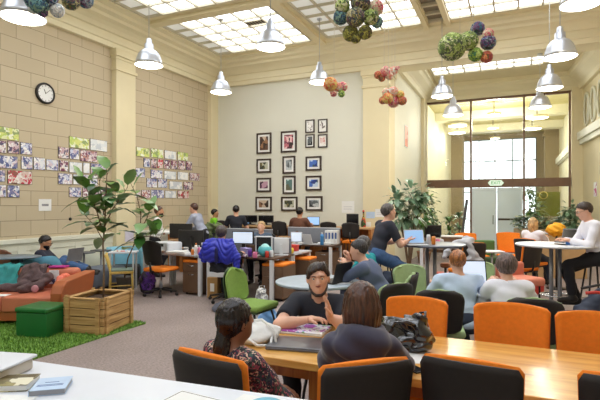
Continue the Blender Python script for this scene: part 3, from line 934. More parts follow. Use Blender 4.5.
    if shirt is not None:
        g = .014
        ar = []
        for q in (-1, 1):
            if sleeve == 'short':
                ar.append(cut(rc(Sh[q], El[q], .066 * s * build, .060 * s), (Sh[q].lerp(El[q], .72), Sh[q] - El[q])))
            elif sleeve == 'elbow':
                ar.append(rc(Sh[q], El[q], .064 * s * build, .055 * s))
                ar.append(cut(rc(El[q], Wr[q], .053 * s, .042 * s), (El[q].lerp(Wr[q], .25), El[q] - Wr[q])))
            elif sleeve == 'long':
                ar.append(rc(Sh[q], El[q], .066 * s * build, .054 * s))
                ar.append(cut(rc(El[q], Wr[q], .053 * s, .040 * s), (El[q].lerp(Wr[q], .93), El[q] - Wr[q])))
        tors = [fat(f_, g) for f_ in torso] + [rc(nb - up * .055 * s - rt * .13 * s, nb - up * .055 * s + rt * .13 * s, .064 * s, .064 * s)]
        if bust: tors += [ell(chest + fw * .08 * s + rt * .07 * q * s - up * .0, (.07 * bust, .06 * bust, .07 * bust)) for q in (-1, 1)]
        sf = union([cut(union(tors, .03), (P0 - up * .10 * s, up))] + ar, .03)
        if neckline:
            sf = minus(sf, rc(nb - up * .01 * s, nb + up * .3, .062 * s, .07 * s))
        if hood:
            ring = [nb + rt * .105 * s * cos(a) - fw * (.03 + .085 * sin(a)) * s + up * (.012 - .03 * sin(a)) * s for a in [pi * k / 8 - .35 for k in range(10)]]
            sf = union([sf] + [rc(ring[k], ring[k + 1], .042 * s, .042 * s) for k in range(9)], .008)
            sf = union([sf, minus(ell(nb - fw * .085 * s - up * .045 * s, (.145 * s, .075 * s, .095 * s), [[rt[i], fw[i], up[i]] for i in range(3)]), rc(nb + up * .02 + fw * .02, nb + up * .3 + fw * .03, .085 * s, .11 * s))], .02)
        sdf_obj('shirt' if not hood else 'hooded_sweatshirt', wrinkle(sf, wr_amp, 20 / s, seed=len(label)), min(h, .014), shirt, t)
    if trousers is not None:
        lg = [cut(fat(torso[2], .018), (P0 + up * .10 * s, -up))]
        for q in (-1, 1):
            lg += [rc(Hp[q], Kn[q], .100 * s, .072 * s), cut(rc(Kn[q], An[q], .070 * s, .056 * s), (Kn[q].lerp(An[q], .96), Kn[q] - An[q]))]
        tf = union(lg, .03)
        sdf_obj('trousers', wrinkle(tf, wr_amp * .8, 24, seed=3), max(h, .014), trousers, t)
    if shoes is not None:
        for q in (-1, 1):
            fd = El[(q, 'fd')]; A_ = An[q]
            f1 = union([rc(A_ - fd * .035 - Vector((0, 0, .04)), A_ + fd * .16 * s - Vector((0, 0, .055)), .042 * s, .035 * s), rc(A_ - fd * .01 - Vector((0, 0, .04)), A_ + Vector((0, 0, .01)), .044 * s, .045 * s)], .02)
            f1 = cut(f1, ((0, 0, A_.z - .088), (0, 0, 1)))
            sdf_obj('shoe', f1, .012, shoes, t)
    if hair is not None:
        cap = ell(hc + hu * .028 * s - hf * .016 * s, (.087 * s, .105 * s, .10 * s), R3)
        c0 = hc + hu * .055 * s + hf * .07 * s
        fringe = (hc + hu * .062 * s + hf * .06 * s, (hu * 1.0 - hf * .9))
        side_cut = (hc - hu * .05 * s - hf * .02 * s, (hu * .8 - hf * .35))
        pc = []
        if hairstyle in ('short', 'buzz'):
            f1 = cut(cap, fringe, (hc - hu * .035 * s - hf * .03 * s, (hu * .9 - hf * .45)))
            pc = [f1]
        elif hairstyle == 'swept':      # short sides, long fringe combed across
            f1 = cut(ell(hc + hu * .026 * s - hf * .012 * s, (.088 * s, .106 * s, .098 * s), R3), (hc + hu * .066 * s + hf * .06 * s, (hu * 1.0 - hf * .75)), (hc - hu * .02 * s - hf * .03 * s, (hu * .9 - hf * .5)))
            fr_ = union([rc(hc + hu * .10 * s + hf * .03 * s - hr * .03 * s, hc + hu * .062 * s + hf * .078 * s + hr * .045 * s, .026 * s, .012 * s),
                         rc(hc + hu * .088 * s + hf * .04 * s + hr * .03 * s, hc + hu * .02 * s + hf * .055 * s + hr * .074 * s, .026 * s, .014 * s),
                         rc(hc + hu * .085 * s + hf * .03 * s - hr * .045 * s, hc + hu * .03 * s + hf * .04 * s - hr * .075 * s, .022 * s, .012 * s)], .03)
            pc = [f1, fr_]
        elif hairstyle == 'long':
            f1 = cut(cap, (hc + hu * .05 * s + hf * .05 * s, (hu * .5 - hf * 1.0)))
            back = cut(union([ell(hc + hu * .0 - hf * .035 * s, (.098 * s, .09 * s, .14 * s), R3), rc(hc - hf * .055 * s - hu * .03 * s, hc - hf * .055 * s - hu * .22 * s, .08 * s, .062 * s),
                          rc(hc - hf * .03 * s - hu * .03 * s - hr * .05 * s, hc - hf * .035 * s - hu * .2 * s - hr * .07 * s, .05 * s, .03 * s),
                          rc(hc - hf * .03 * s - hu * .03 * s + hr * .05 * s, hc - hf * .035 * s - hu * .2 * s + hr * .07 * s, .05 * s, .03 * s)], .03), (hc + hf * .025 * s, -hf))
            pc = [f1, back]
        elif hairstyle == 'bun':
            f1 = cut(cap, (hc + hu * .05 * s + hf * .05 * s, (hu * .8 - hf * 1.0)), side_cut)
            pc = [f1, ell(hc - hf * .105 * s + hu * .045 * s, (.05 * s, .045 * s, .05 * s)), ell(hc - hf * .09 * s + hu * .075 * s + hr * .02, (.032 * s, .03 * s, .03 * s))]
        elif hairstyle == 'pony':
            f1 = cut(ell(hc + hu * .022 * s - hf * .018 * s, (.090 * s, .108 * s, .110 * s), R3), (hc + hu * .05 * s + hf * .06 * s, (hu * .7 - hf * 1.0)), (hc - hu * .10 * s, (hu * 1 - hf * .3)))
            tl = union([rc(hc - hf * .085 * s - hu * .05 * s, hc - hf * .10 * s - hu * .12 * s, .035 * s, .036 * s), rc(hc - hf * .10 * s - hu * .12 * s, hc - hf * .125 * s - hu * .24 * s + hr * .02, .042 * s, .055 * s),
                        rc(hc - hf * .125 * s - hu * .24 * s + hr * .02, hc - hf * .12 * s - hu * .34 * s + hr * .04, .055 * s, .035 * s)], .03)
            pc = [f1, tl]
        elif hairstyle == 'shaggy':
            pc = [cut(ell(hc + hu * .028 * s - hf * .018 * s, (.098 * s, .113 * s, .113 * s), R3), (hc + hu * .05 * s + hf * .06 * s, (hu * .6 - hf * 1.0)), (hc - hu * .085 * s, (hu * .9 - hf * .2)))]
        hair0 = union(pc, .02); hcn = _v(hc); AX = [_v(hr), _v(hf), _v(hu)]
        def hf_(P):
            q = P - hcn; ax = np.arctan2(q @ AX[0], q @ AX[1] + .02); zz = q @ AX[2]
            return hair0(P) + .0032 * np.sin(23 * ax + 14 * zz) + .0022 * np.sin(41 * ax - 25 * zz + 2)
        hf_.lo, hf_.hi = hair0.lo - .006, hair0.hi + .006
        sdf_obj('hair', hf_, .0075 if h < .02 else .012, hair, t)
    if beard is not None:
        f1 = cut(union([ell(hc - hu * .045 * s + hf * .022 * s, (.066 * s, .078 * s, .078 * s), R3), rc(hc - hu * .09 * s + hf * .055 * s, hc - hu * .1 * s + hf * .05 * s, .032 * s, .03 * s)], .02),
                 (hc - hu * .05 * s, -hu + hf * .25), (hc + hf * .0, hf))
        f1 = minus(f1, ell(hc - hu * .048 * s + hf * .10 * s, (.034 * s, .06 * s, .030 * s), R3))
        sdf_obj('beard', f1, .006, beard, t)
    if face:
        for q in (-1, 1):
            e = hc + hu * .010 * s + hf * .081 * s + hr * .031 * q * s
            eye = obj('eye', B().sphere(tuple(e - hf * .0060), .0104 * s, 14, 10), M_eye, t)
            obj('iris', B().sphere(tuple(e + hf * .0004), .0058 * s, 10, 6), M_iris, eye)
            obj('eyebrow', B().tube([e + hu * .017 * s + hr * q * .016 * s - hf * .0, e + hu * .021 * s + hf * .006, e + hu * .017 * s - hr * q * .014 * s + hf * .010], [.0022, .0035, .003], 6), hair, t)
        l0 = hc - hu * .045 * s + hf * .088 * s
        obj('mouth', B().tube([l0 - hr * .022 * s - hf * .007, l0 - hr * .008 * s + hu * .001 + hf * .004, l0 + hf * .005, l0 + hr * .008 * s + hu * .001 + hf * .004, l0 + hr * .022 * s - hf * .007], [.002, .0055, .005, .0055, .002], 8), M_lip, t)
    if glasses:
        for q in (-1, 1):
            c = hc + hu * .012 * s + hf * .10 * s + hr * .032 * q * s
            obj('glasses_rim', B().tube([c + (hr * cos(a) * .022 + hu * sin(a) * .017) for a in [2 * pi * k / 16 for k in range(17)]], .0018, 6), darkmetal, t)
            obj('glasses_temple', B().tube([c + hr * q * .022, hc + hr * q * .079 * s + hu * .012 - hf * .005], .0018, 6), darkmetal, t)
    t['_w'] = 1
    del t['_w']
    return t, dict(hc=hc, Wr=Wr, El=El, nb=nb, Sh=Sh, up=up, fw=fw, rt=rt, Kn=Kn, hu=hu, hf=hf, hr=hr)
M_eye = mat('eye_white', (235, 232, 228), .2)
M_iris = mat('iris_brown', (50, 38, 30), .2)
M_lip = mat('lips', (178, 108, 98), .45)

def placed(label, px, ytop, z, facing, lean=.15, s=1.0, dy=0, **kw):
    """head over pixel column px with its top at row ytop, at depth z; facing = world angle of the body"""
    top = hz(ytop, z); x, y = W(px, z)
    o = sin(lean) * .60 * s + .02 + dy
    loc = (x + sin(facing) * o, y - cos(facing) * o)
    ph = top - (.55 * cos(lean) + .205) * s
    return person(label, loc, facing, None, pelvis=(0, 0, ph), lean=lean, s=s, **kw)
# ================================================================= MATERIALS OF THE FURNITURE
M_orange = mat('orange_fabric', (242, 132, 30), .85, var=.06, scale=40, bump=.25, bscale=300)
M_black = mat('black_plastic', (34, 31, 30), .5, var=.05)
M_shellb = mat('dark_shell', (40, 34, 32), .7, var=.08, scale=30)
M_green = mat('green_fabric', (128, 158, 74), .85, var=.07, scale=40, bump=.2, bscale=300)
M_lgreen = mat('sage_fabric', (160, 182, 132), .85, var=.06, scale=30, bump=.2, bscale=300)
M_dgreen = mat('dark_green_shell', (62, 82, 50), .75, var=.08, scale=20)
M_chrome = mat('chrome', (190, 192, 195), .2, metal=1)
M_grey = mat('grey_metal', (150, 152, 158), .4, metal=.4)
M_whitem = mat('white_metal', (214, 216, 220), .4, var=.02)
M_white = mat('white_laminate', (218, 222, 230), .35, var=.015)
M_paper = mat('paper', (232, 232, 230), .7, var=.02)
M_brownl = mat('brown_laminate', (104, 78, 58), .5, var=.08)
M_table = wood('honey_wood', (198, 134, 54), (234, 184, 98), .28, 2.2, (1.0, 9, 9), knots=True, coat=.5)
M_tableleg = wood('honey_leg_wood', (150, 90, 42), (190, 126, 62), .4, 3, (9, 9, 1))
M_crate = wood('pallet_wood', (160, 120, 70), (206, 168, 112), .6, 2.5, (1, 1, 14))
M_stoolw = wood('stool_wood', (132, 72, 36), (178, 108, 58), .4, 3)
M_yellow = wood('yellow_wood', (205, 170, 80), (226, 196, 110), .5, 3)
M_screen = emit('lit_screen', (140, 178, 222), .55)
M_screen2 = emit('lit_document', (205, 218, 236), .55)
M_dark = mat('dark_screen', (22, 22, 26), .15)
M_blue = mat('blue_vinyl', (96, 168, 190), .5, var=.05)

# ================================================================= CHAIRS
def backrest(w, z0, z1, curve=.05, round_=.07, taper=.94, tilt=.07, th=.032, arch=.02, y0=0):
    """curved pad: local, faces +Y; returns front sheet function"""
    def f(u, v):
        s = 2 * u - 1; 
        zz = z0 + (z1 - z0) * v
        # rounded corners: the half width shrinks near top and bottom
        hw = w / 2 * (taper + (1 - taper) * v)
        H = z1 - z0; d = min(v, 1 - v) * H
        rr = round_ if v > .5 else round_ * .6
        if d < rr: hw -= rr - sqrt(max(0, rr * rr - (rr - d) ** 2))
        x = s * hw
        z = zz + arch * (1 - s * s) * v
        y = y0 - tilt * v - curve * (1 - s * s) 
        return (x, y, z)
    return f
def make_meeting_chair(label, pad=None, shell=None, name='meeting_chair', legs=None, w=.44, z0=.50, z1=.945, rnd=.02, taper=.93):
    pad = pad or M_orange; shell = shell or M_shellb; legs = legs or M_black
    t = thing(name, label, 'chair')
    bf = backrest(w, z0, z1, .055, rnd, taper, .07, arch=.015, y0=-.19)
    bk = obj('backrest', B().sheet(lambda u, v: bf(1 - u, v), 16, 18, -.024), pad, t)
    bs = backrest(w - .012, z0 - .01, z1 - .004, .055, rnd, taper, .07, arch=.015, y0=-.19 - .025)
    obj('back_shell', B().sheet(lambda u, v: bs(u, v), 16, 14, -.012), shell, t)
    obj('seat', B().rbox(-.23, -.21, .41, .23, .24, .475, .03), pad, t)
    obj('seat_pan', B().rbox(-.215, -.20, .385, .215, .22, .412, .012), shell, t)
    obj('back_bracket', B().tube([(0, -.12, .40), (0, -.25, .42), (0, -.285, .52), (0, -.29, .62)], .018, 8), legs, t)
    for sx in (-1, 1):
        for sy in (-1, 1):
            obj('leg', B().tube([(sx * .17, sy * .15, .40), (sx * .2, sy * .2, .2), (sx * .215, sy * .225, .0)], [.013, .012, .010], 8), legs, t)
    return t
orange_chair = Kind(make_meeting_chair)
green_chair = Kind(lambda l: make_meeting_chair(l, M_lgreen, M_shellb, 'guest_chair', w=.44, z0=.48, z1=.84, rnd=.09, taper=.86))
def make_round_chair(label):
    return make_meeting_chair(label, M_green, M_dgreen, 'guest_chair', w=.43, z0=.46, z1=.85, rnd=.15, taper=.9)

def make_task_chair(label, seatm=None):
    t = thing('task_chair', label, 'chair')
    bf = backrest(.42, .56, .98, .05, .06, .88, .08, y0=-.20)
    obj('backrest', B().sheet(lambda u, v: bf(1 - u, v), 12, 12, -.03), M_black, t)
    obj('seat', B().rbox(-.23, -.22, .44, .23, .24, .51, .035), seatm or M_orange, t)
    obj('back_bracket', B().tube([(0, -.1, .43), (0, -.27, .46), (0, -.30, .62)], .02, 8), M_black, t)
    obj('gas_stem', B().lathe([(.028, .1), (.028, .28), (.018, .285), (.018, .44)], 14), M_grey, t)
    st = B()
    for k in range(5):
        a = 2 * pi * k / 5 + .3
        st.tube([(0, 0, .115), (.15 * cos(a), .15 * sin(a), .10), (.29 * cos(a), .29 * sin(a), .075)], [.026, .02, .016], 8)
    bs = obj('star_base', st, M_black, t)
    for k in range(5):
        a = 2 * pi * k / 5 + .3
        obj('caster', B().lathe([(.006, -.02), (.029, -.018), (.029, .018), (.006, .02)], 14, (0, 0, 0), 0, True, Tr(.29 * cos(a), .29 * sin(a), .03) @ Rz(a + .5) @ Rx(pi / 2)), M_black, bs)
    return t
task_chair = Kind(make_task_chair)
white_task = None

def make_stool(label, hs=.74):
    t = thing('bar_stool', label, 'stool')
    obj('seat', B().lathe([(.001, hs - .03), (.15, hs - .03), (.175, hs - .015), (.175, hs - .004), (.16, hs + .004), (.001, hs - .004)], 28), M_stoolw, t)
    for k in range(4):
        a = pi / 4 + k * pi / 2
        obj('leg', B().tube([(.09 * cos(a), .09 * sin(a), hs - .03), (.2 * cos(a), .2 * sin(a), 0)], [.012, .011], 8), M_black, t)
    obj('foot_ring', B().tube([(.165 * cos(a), .165 * sin(a), .24) for a in [2 * pi * k / 28 for k in range(29)]], .009, 8), M_chrome, t)
    return t
stool = Kind(make_stool)

def make_high_table(label, r=.52, hgt=1.05, topm=None):
    t = thing('high_table', label, 'table')
    obj('tabletop', B().lathe([(.001, hgt - .03), (r - .02, hgt - .03), (r, hgt - .02), (r, hgt - .004), (r - .006, hgt), (.001, hgt)], 48), topm or M_white, t)
    for s in (-1, 1):
        obj('post', B().lathe([(.028, .03), (.028, hgt - .04)], 16, (s * .055, 0, 0)), M_grey, t)
    obj('base', B().lathe([(.30, 0), (.30, .012), (.08, .04), (.001, .04)], 36), M_grey, t)
    obj('foot_ring', B().tube([(.2 * cos(a), .2 * sin(a), .31) for a in [2 * pi * k / 30 for k in range(31)]] , .011, 8), M_chrome, t)
    obj('foot_ring_bracket', B().tube([(-.2, 0, .31), (.2, 0, .31)], .01, 8), M_chrome, t)
    obj('top_plate', B().box(-.2, -.06, hgt - .05, .2, .06, hgt - .03), M_grey, t)
    return t

# ================================================================= SMALL THINGS
def laptop(label, loc, rz, screen=None, lid=None, ang=RD(105), w=.33, d=.23, opened=True, group=None, name='laptop'):
    t = thing(name, label, 'laptop', loc, rz, group)
    lidm = lid or M_grey
    obj('keyboard_base', B().rbox(-w / 2, -d / 2, .0, w / 2, d / 2, .016, .007), lidm, t)
    obj('keyboard', B().box(-w / 2 + .02, -d / 2 + .09, .0155, w / 2 - .02, d / 2 - .02, .0175), M_black, t)
    if opened:
        M = Tr(0, d / 2 - .004, .016) @ Rx(ang)   # lid lies along local -? : built flat from the hinge towards +Y then turned
        b = B().box(-w / 2, 0, 0, w / 2, d * .98, .008, 0, Tr(0, d / 2 - .006, .014) @ Rx(pi - ang) @ Rz(0))
        l_ = obj('lid', b, lidm, t)
        M2 = Tr(0, d / 2 - .006, .014) @ Rx(pi - ang)
        # front (the side towards the user) is the face that looks to -Y when upright
        obj('screen', B().box(-w / 2 + .012, .014, .0078, w / 2 - .012, d * .98 - .012, .0095, 0, M2), screen or M_dark, l_)
    return t
def monitor(label, loc, rz, w=.52, hgt=.32, screen=None, body=None, lift=.12, group=None):
    """screen faces -Y"""
    t = thing('computer_monitor', label, 'monitor', loc, rz, group)
    h_ = obj('housing', B().rbox(-w / 2, -.02, lift, w / 2, .02, lift + hgt, .012), body or M_black, t)
    obj('screen', B().box(-w / 2 + .02, -.0225, lift + .02, w / 2 - .02, -.0195, lift + hgt - .02), screen or M_dark, h_)
    obj('stand_neck', B().box(-.03, .02, .01, .03, .05, lift + hgt * .6), body or M_black, t)
    obj('stand_foot', B().rbox(-.12, -.07, 0, .12, .1, .014, .006), body or M_black, t)
    return t
def cabinet(label, loc, rz=0, cushion=True, group='pedestal cabinets under the desks'):
    t = thing('pedestal_cabinet', label, 'cabinet', loc, rz, group)
    obj('carcass', B().box(-.2, -.25, .04, .2, .25, .58), M_brownl, t, .004)
    for k, (z0, z1) in enumerate(((.42, .57), (.06, .41))):
        d_ = obj('drawer', B().box(-.19, -.268, z0, .19, -.25, z1), M_brownl, t, .003)
        obj('handle', B().tube([(-.06, -.27, z1 - .04), (-.06, -.29, z1 - .04), (.06, -.29, z1 - .04), (.06, -.27, z1 - .04)], .006, 6), M_chrome, d_)
    if cushion: obj('seat_cushion', B().rbox(-.2, -.26, .58, .2, .25, .63, .02), M_orange, t)
    for sx in (-1, 1):
        for sy in (-1, 1): obj('caster', B().sphere((sx * .15, sy * .2, .022), .022, 10, 8), M_black, t)
    return t
def flat_book(label, loc, rz, w, d, th, cover, page=None, cat='book', name='book', group=None):
    t = thing(name, label, cat, loc, rz, group)
    obj('pages', B().box(-w / 2 + .003, -d / 2 + .003, .002, w / 2 - .003, d / 2 - .003, th - .002), page or M_paper, t)
    c = B(); c.box(-w / 2, -d / 2, th - .002, w / 2, d / 2, th); c.box(-w / 2, -d / 2, 0, w / 2, d / 2, .002)
    c.box(-w / 2, -d / 2, 0, -w / 2 + .003, d / 2, th)
    obj('cover', c, cover, t)
    return t
# ================================================================= THE LONG WOODEN TABLE AND ITS CHAIRS
TX0, TX1, TY0, TY1, TH = -1.58, 1.35, 2.41, 3.25, .75
t = thing('wooden_table', 'long honey-coloured wooden table with knots and orange chairs round it', 'table', (0, 0, 0))
obj('tabletop', B().box(TX0, TY0, TH - .045, TX1, TY1, TH), M_table, t, .006)
obj('apron', B().box(TX0 + .14, TY0 + .09, TH - .13, TX1 - .14, TY0 + .12, TH - .046).box(TX0 + .14, TY1 - .12, TH - .13, TX1 - .14, TY1 - .09, TH - .046), M_tableleg, t, .003)
for x in (TX0 + .56, TX1 - .3):
    for y in (TY0 + .12, TY1 - .12):
        obj('leg', B().box(x - .045, y - .045, 0, x + .045, y + .045, TH - .046), M_tableleg, t, .005)

# far side: orange fronts of the backrests look at us
orange_chair((W(416, 3.39)[0], 3.19, 0), pi, 'orange meeting chair behind the table with the black bag before it', 'orange meeting chairs').scale = (1.0, 1, 1.0)
orange_chair((W(511, 3.2)[0], 3.22, 0), pi, 'orange meeting chair at the middle of the far table side, right of the bag', 'orange meeting chairs', (1.08, 1, 1.0))
orange_chair((W(597, 2.98)[0] , 3.20, 0), pi, 'orange meeting chair on far table side, cut by the right frame edge', 'orange meeting chairs', (1.08, 1, .99))
# near side: dark shells with an orange rim
def near_chair(x, y, rz, lab, sc=(1, 1, 1)):
    orange_chair((x, y, 0), rz, lab, 'orange meeting chairs', sc)
near_chair(-1.22, 2.06, RD(-9), 'orange-rimmed chair under the woman in the floral blouse', (.97, 1, 1))
near_chair(-.76, 2.19, RD(42), 'orange-rimmed chair under the person in the dark hooded top', (1, 1, 1))
near_chair(-.145, 2.455, RD(-6), 'empty orange-rimmed chair with black shell, right of the hooded person', (.98, 1, 1))
near_chair(.47, 2.50, RD(-3), 'orange-rimmed chair cut off by the bottom right corner', (1, 1, 1))

# things on the table
M_sil = mat('silver_laptop', (112, 112, 118), .3, metal=.6)
x, y = at(297, 346, TH)
t = laptop('closed dark silver laptop lying on the wooden table before the floral woman', (x, y, TH), RD(12), opened=False, lid=M_sil, w=.34, d=.24)
obj('lid', B().rbox(-.17, -.12, .0165, .17, .12, .026, .005), M_sil, t)
M_stick = patchwork('sticker_cover', [(230, 230, 238), (176, 90, 180), (238, 238, 238), (228, 232, 236), (130, 180, 120), (225, 205, 230), (236, 236, 240), (120, 160, 210)], 18)
x, y = at(304, 331, TH)
t = laptop('closed laptop covered in colourful stickers before the man in black', (x, y, TH), RD(4), opened=False, lid=M_paper, w=.33, d=.23)
obj('stickered_lid', B().rbox(-.165, -.115, .0165, .165, .115, .024, .004), M_stick, t)
t = thing('paper_sheet', 'white paper sheet on the wooden table beside the black bag', 'paper', (*at(417, 358, TH), TH), RD(20))
obj('sheet', B().box(-.09, -.10, .0005, .09, .12, .002), M_paper, t)
t = thing('mobile_phone', 'small black phone lying on the table by the hooded person', 'phone', (*at(413, 369, TH), TH), RD(50))
obj('phone_body', B().rbox(-.035, -.07, .0, .035, .07, .009, .004), M_black, t)
obj('screen', B().box(-.031, -.064, .0085, .031, .064, .0095), M_dark, t)

def bag(name, label, cat, loc, rz, shape, m, handles=None, hm=None, amp=.01, fr=30, hh=.009):
    t = thing(name, label, cat, loc, rz)
    sdf_obj('bag_body', cut(wrinkle(shape, amp, fr, 2), ((0, 0, 0), (0, 0, 1))), hh, m, t)
    for pts, r in (handles or []): obj('strap', B().tube(pts, r, 8), hm or m, t)
    return t
M_cloth = mat('natural_canvas', (226, 226, 224), .9, var=.05, bump=.3)
x, y = at(251, 340, TH)
bag('canvas_bag', 'white canvas bag slumped on the left end of the wooden table', 'bag', (x, y, TH), RD(10),
    union([ell((0, 0, .04), (.16, .14, .07)), ell((.09, .02, .045), (.10, .09, .06)), ell((-.07, .0, .06), (.09, .08, .06))], .03), M_cloth,
    [([(-.05, -.1, .09), (.02, -.15, .06), (.1, -.16, .015), (.17, -.12, .012), (.15, -.02, .06)], .009), ([(-.02, .05, .11), (.08, -.02, .14), (.17, -.04, .09), (.20, -.1, .01)], .009)])
M_patent = mat('black_patent_leather', (24, 25, 32), .12, coat=1.0, bump=.5, bscale=18)
x, y = at(401, 352, TH)
bag('handbag', 'crumpled glossy black handbag standing on the table before an orange chair', 'bag', (x, y + .06, TH), RD(8),
    union([rc((-.10, 0, .07), (.10, 0, .07), .085, .085), rc((-.08, 0, .12), (.08, .0, .15), .06, .05), ell((.10, .0, .17), (.045, .04, .05)), ell((-.04, .0, .15), (.07, .05, .04))], .03), M_patent,
    [([(-.07, -.05, .12), (-.04, -.09, .18), (.03, -.09, .19), (.09, -.05, .15)], .008), ([(.06, .03, .15), (.10, .02, .22), (.13, .0, .235), (.13, -.02, .16)], .009)], amp=.014, fr=38)

# ================================================================= PEOPLE ROUND THE TABLE
M_floral = patchwork('floral_cloth', [(38, 34, 42), (170, 84, 92), (30, 34, 46), (205, 170, 150), (60, 84, 72), (34, 30, 40), (140, 60, 80), (44, 50, 74)], 34, .7, rnd=False)
M_navy = mat('charcoal_cotton', (60, 58, 78), .95, var=.05, scale=20, sheen=.3)
M_blackt = mat('black_cotton', (36, 38, 48), .9, var=.06, scale=12)
M_bhair = hairmat('black_hair', (30, 22, 22), .25)
M_brhair = hairmat('brown_hair', (84, 52, 38), .3)
M_dbhair = hairmat('dark_brown_hair', (56, 42, 36))
M_ghair = hairmat('greying_hair', (88, 82, 80))
M_rhair = hairmat('auburn_hair', (168, 104, 56))
M_blond = hairmat('blond_hair', (196, 160, 112))
M_jeans = mat('blue_denim', (70, 100, 145), .9, var=.15, scale=25)
M_djeans = mat('dark_denim', (40, 48, 66), .9, var=.1, scale=25)
M_btrou = mat('black_trousers', (30, 30, 36), .9, var=.08)
M_shoe = mat('dark_shoe', (32, 28, 28), .5)

# woman in a floral blouse, near left end, hair in a low ponytail
t, J = person('woman with black ponytail and dark floral blouse seated at the table', (-1.23, 1.99), RD(-20), None, pelvis=(0, -.06, .50), lean=.10, head_yaw=RD(-8), head_pitch=-.05,
       hands={-1: (-.02, .34, .62), 1: (.12, .30, .60)}, elbow={-1: (-.7, -.4, -.6), 1: (.8, -.3, -.6)}, feet={-1: (-.1, .42, .09), 1: (.1, .42, .09)},
       s=.86, h=.014, skin_='brown', shirt=M_floral, sleeve='elbow', trousers=M_btrou, shoes=M_shoe, hair=M_bhair, hairstyle='pony', bust=.6, wr_amp=.006)
# person in a hooded sweatshirt
t, J = person('long-haired person in a charcoal hooded sweatshirt, seen from behind at the table', (-.665, 2.20), RD(18), None, pelvis=(0, -.06, .55), lean=.2, head_yaw=RD(12), head_pitch=.02,
       hands={-1: (-.12, .42, .72), 1: (.14, .40, .74)}, elbow={-1: (-.9, -.2, -.4), 1: (.9, -.2, -.4)}, feet={-1: (-.1, .45, .09), 1: (.1, .45, .09)},
       s=.90, h=.014, skin_='fair', shirt=M_navy, sleeve='long', trousers=M_djeans, shoes=M_shoe, hair=M_brhair, hairstyle='long', hood=True, wr_amp=.010, build=.84)
# man in a black T-shirt facing us, forearms on the table
mx, my = W(326, 3.62)
green_chair((mx + .02, my + .15, 0), pi + RD(8), 'dark green chair mostly hidden behind the man in the black T-shirt', 'green guest chairs')
bk = mx
RZM = pi + RD(2)
def loc2(px, z, h, o, rz):
    X, Y_ = W(px, z); v = Vector((X - o[0], Y_ - o[1], h)); a = Matrix.Rotation(-rz, 3, 'Z') @ v
    return tuple(a)
oM = (mx - .0, my + .04)
t, J = person('young man in black T-shirt facing us with tattooed forearms on the table', oM, RZM, None, pelvis=(0, 0, .50), lean=.42, head_yaw=RD(20), head_pitch=.0, head_roll=.04,
       hands={1: loc2(309, 3.27, TH + .085, oM, RZM), -1: loc2(330, 3.22, TH + .115, oM, RZM)},
       elpos={1: loc2(279, 3.27, TH + .045, oM, RZM), -1: loc2(344, 3.24, TH + .05, oM, RZM)},
       elbow={-1: (-1.2, .2, -.5), 1: (1.2, .25, -.6)}, points={-1: (.12, .25, 1), 1: (-1, .15, .15)}, palms={-1: (.7, .5, 0), 1: (0, .2, -1)}, curl=(.14, .5),
       s=.97, build=1.14, h=.013, skin_='fair', shirt=M_blackt, sleeve='short', trousers=M_btrou, shoes=M_shoe, hair=M_dbhair, hairstyle='swept', face=True, wr_amp=.006)
M_print = mat('faded_print', (92, 66, 84), .8)
u_, f_, r_ = J['hu'], J['hf'], J['hr']; c_ = J['hc']
obj('beard', B().tube([c_ + r_ * q * .97 * x + f_ * y + u_ * z for q, x, y, z in ((-1, .070, .005, -.015), (-1, .064, .022, -.06), (-1, .045, .050, -.092), (-1, .018, .072, -.108), (1, .018, .072, -.108), (1, .045, .050, -.092), (1, .064, .022, -.06), (1, .070, .005, -.015))], [.004, .007, .010, .012, .012, .010, .007, .004], 8), M_dbhair, t)
# tattoo: a dark band of ink on his right forearm
e, w_ = J['El'][1], J['Wr'][1]
M_ink = patchwork('tattoo_ink', [(88, 72, 72), (150, 112, 98), (110, 88, 84), (196, 150, 128), (96, 80, 82)], 60, .6, rnd=False)
obj('tattoo', B().tube([e.lerp(w_, .22), e.lerp(w_, .36), e.lerp(w_, .52)], [.0400, .0397, .0368], 18), M_ink, t)

# ================================================================= WHITE COUNTER AT THE BOTTOM LEFT
HC = .92
p0 = Vector((-2.01, 1.46)); p1 = Vector((-.735, 1.57)); dr = (p1 - p0).normalized(); nr = Vector((dr.y, -dr.x))
q0 = p0 - dr * 1.2; q1 = p1 + dr * .3
poly = [tuple(q0 + nr * .72), tuple(q1 + nr * .72), tuple(q1), tuple(q0)]
t = thing('white_counter', 'long white counter top at the bottom left with books on it', 'counter', (0, 0, 0))
obj('countertop', B().prism(poly, HC - .04, HC), M_white, t, .004)
ins = [tuple(q0 + nr * .66 + dr * .06), tuple(q1 + nr * .66 - dr * .06), tuple(q1 - dr * .06 + nr * .06), tuple(q0 + dr * .06 + nr * .06)]
obj('cupboard_body', B().prism(ins, .0, HC - .041), M_whitem, t, .003)
CR = math.atan2(dr.y, dr.x)
M_bluebk = mat('pale_blue_cover', (184, 206, 232), .4)
M_bluetx = mat('blue_lettering', (60, 90, 150), .6)
M_landsc = patchwork('landscape_cover', [(150, 140, 90), (200, 190, 140), (110, 100, 60), (220, 215, 190), (130, 120, 90)], 14, .4)
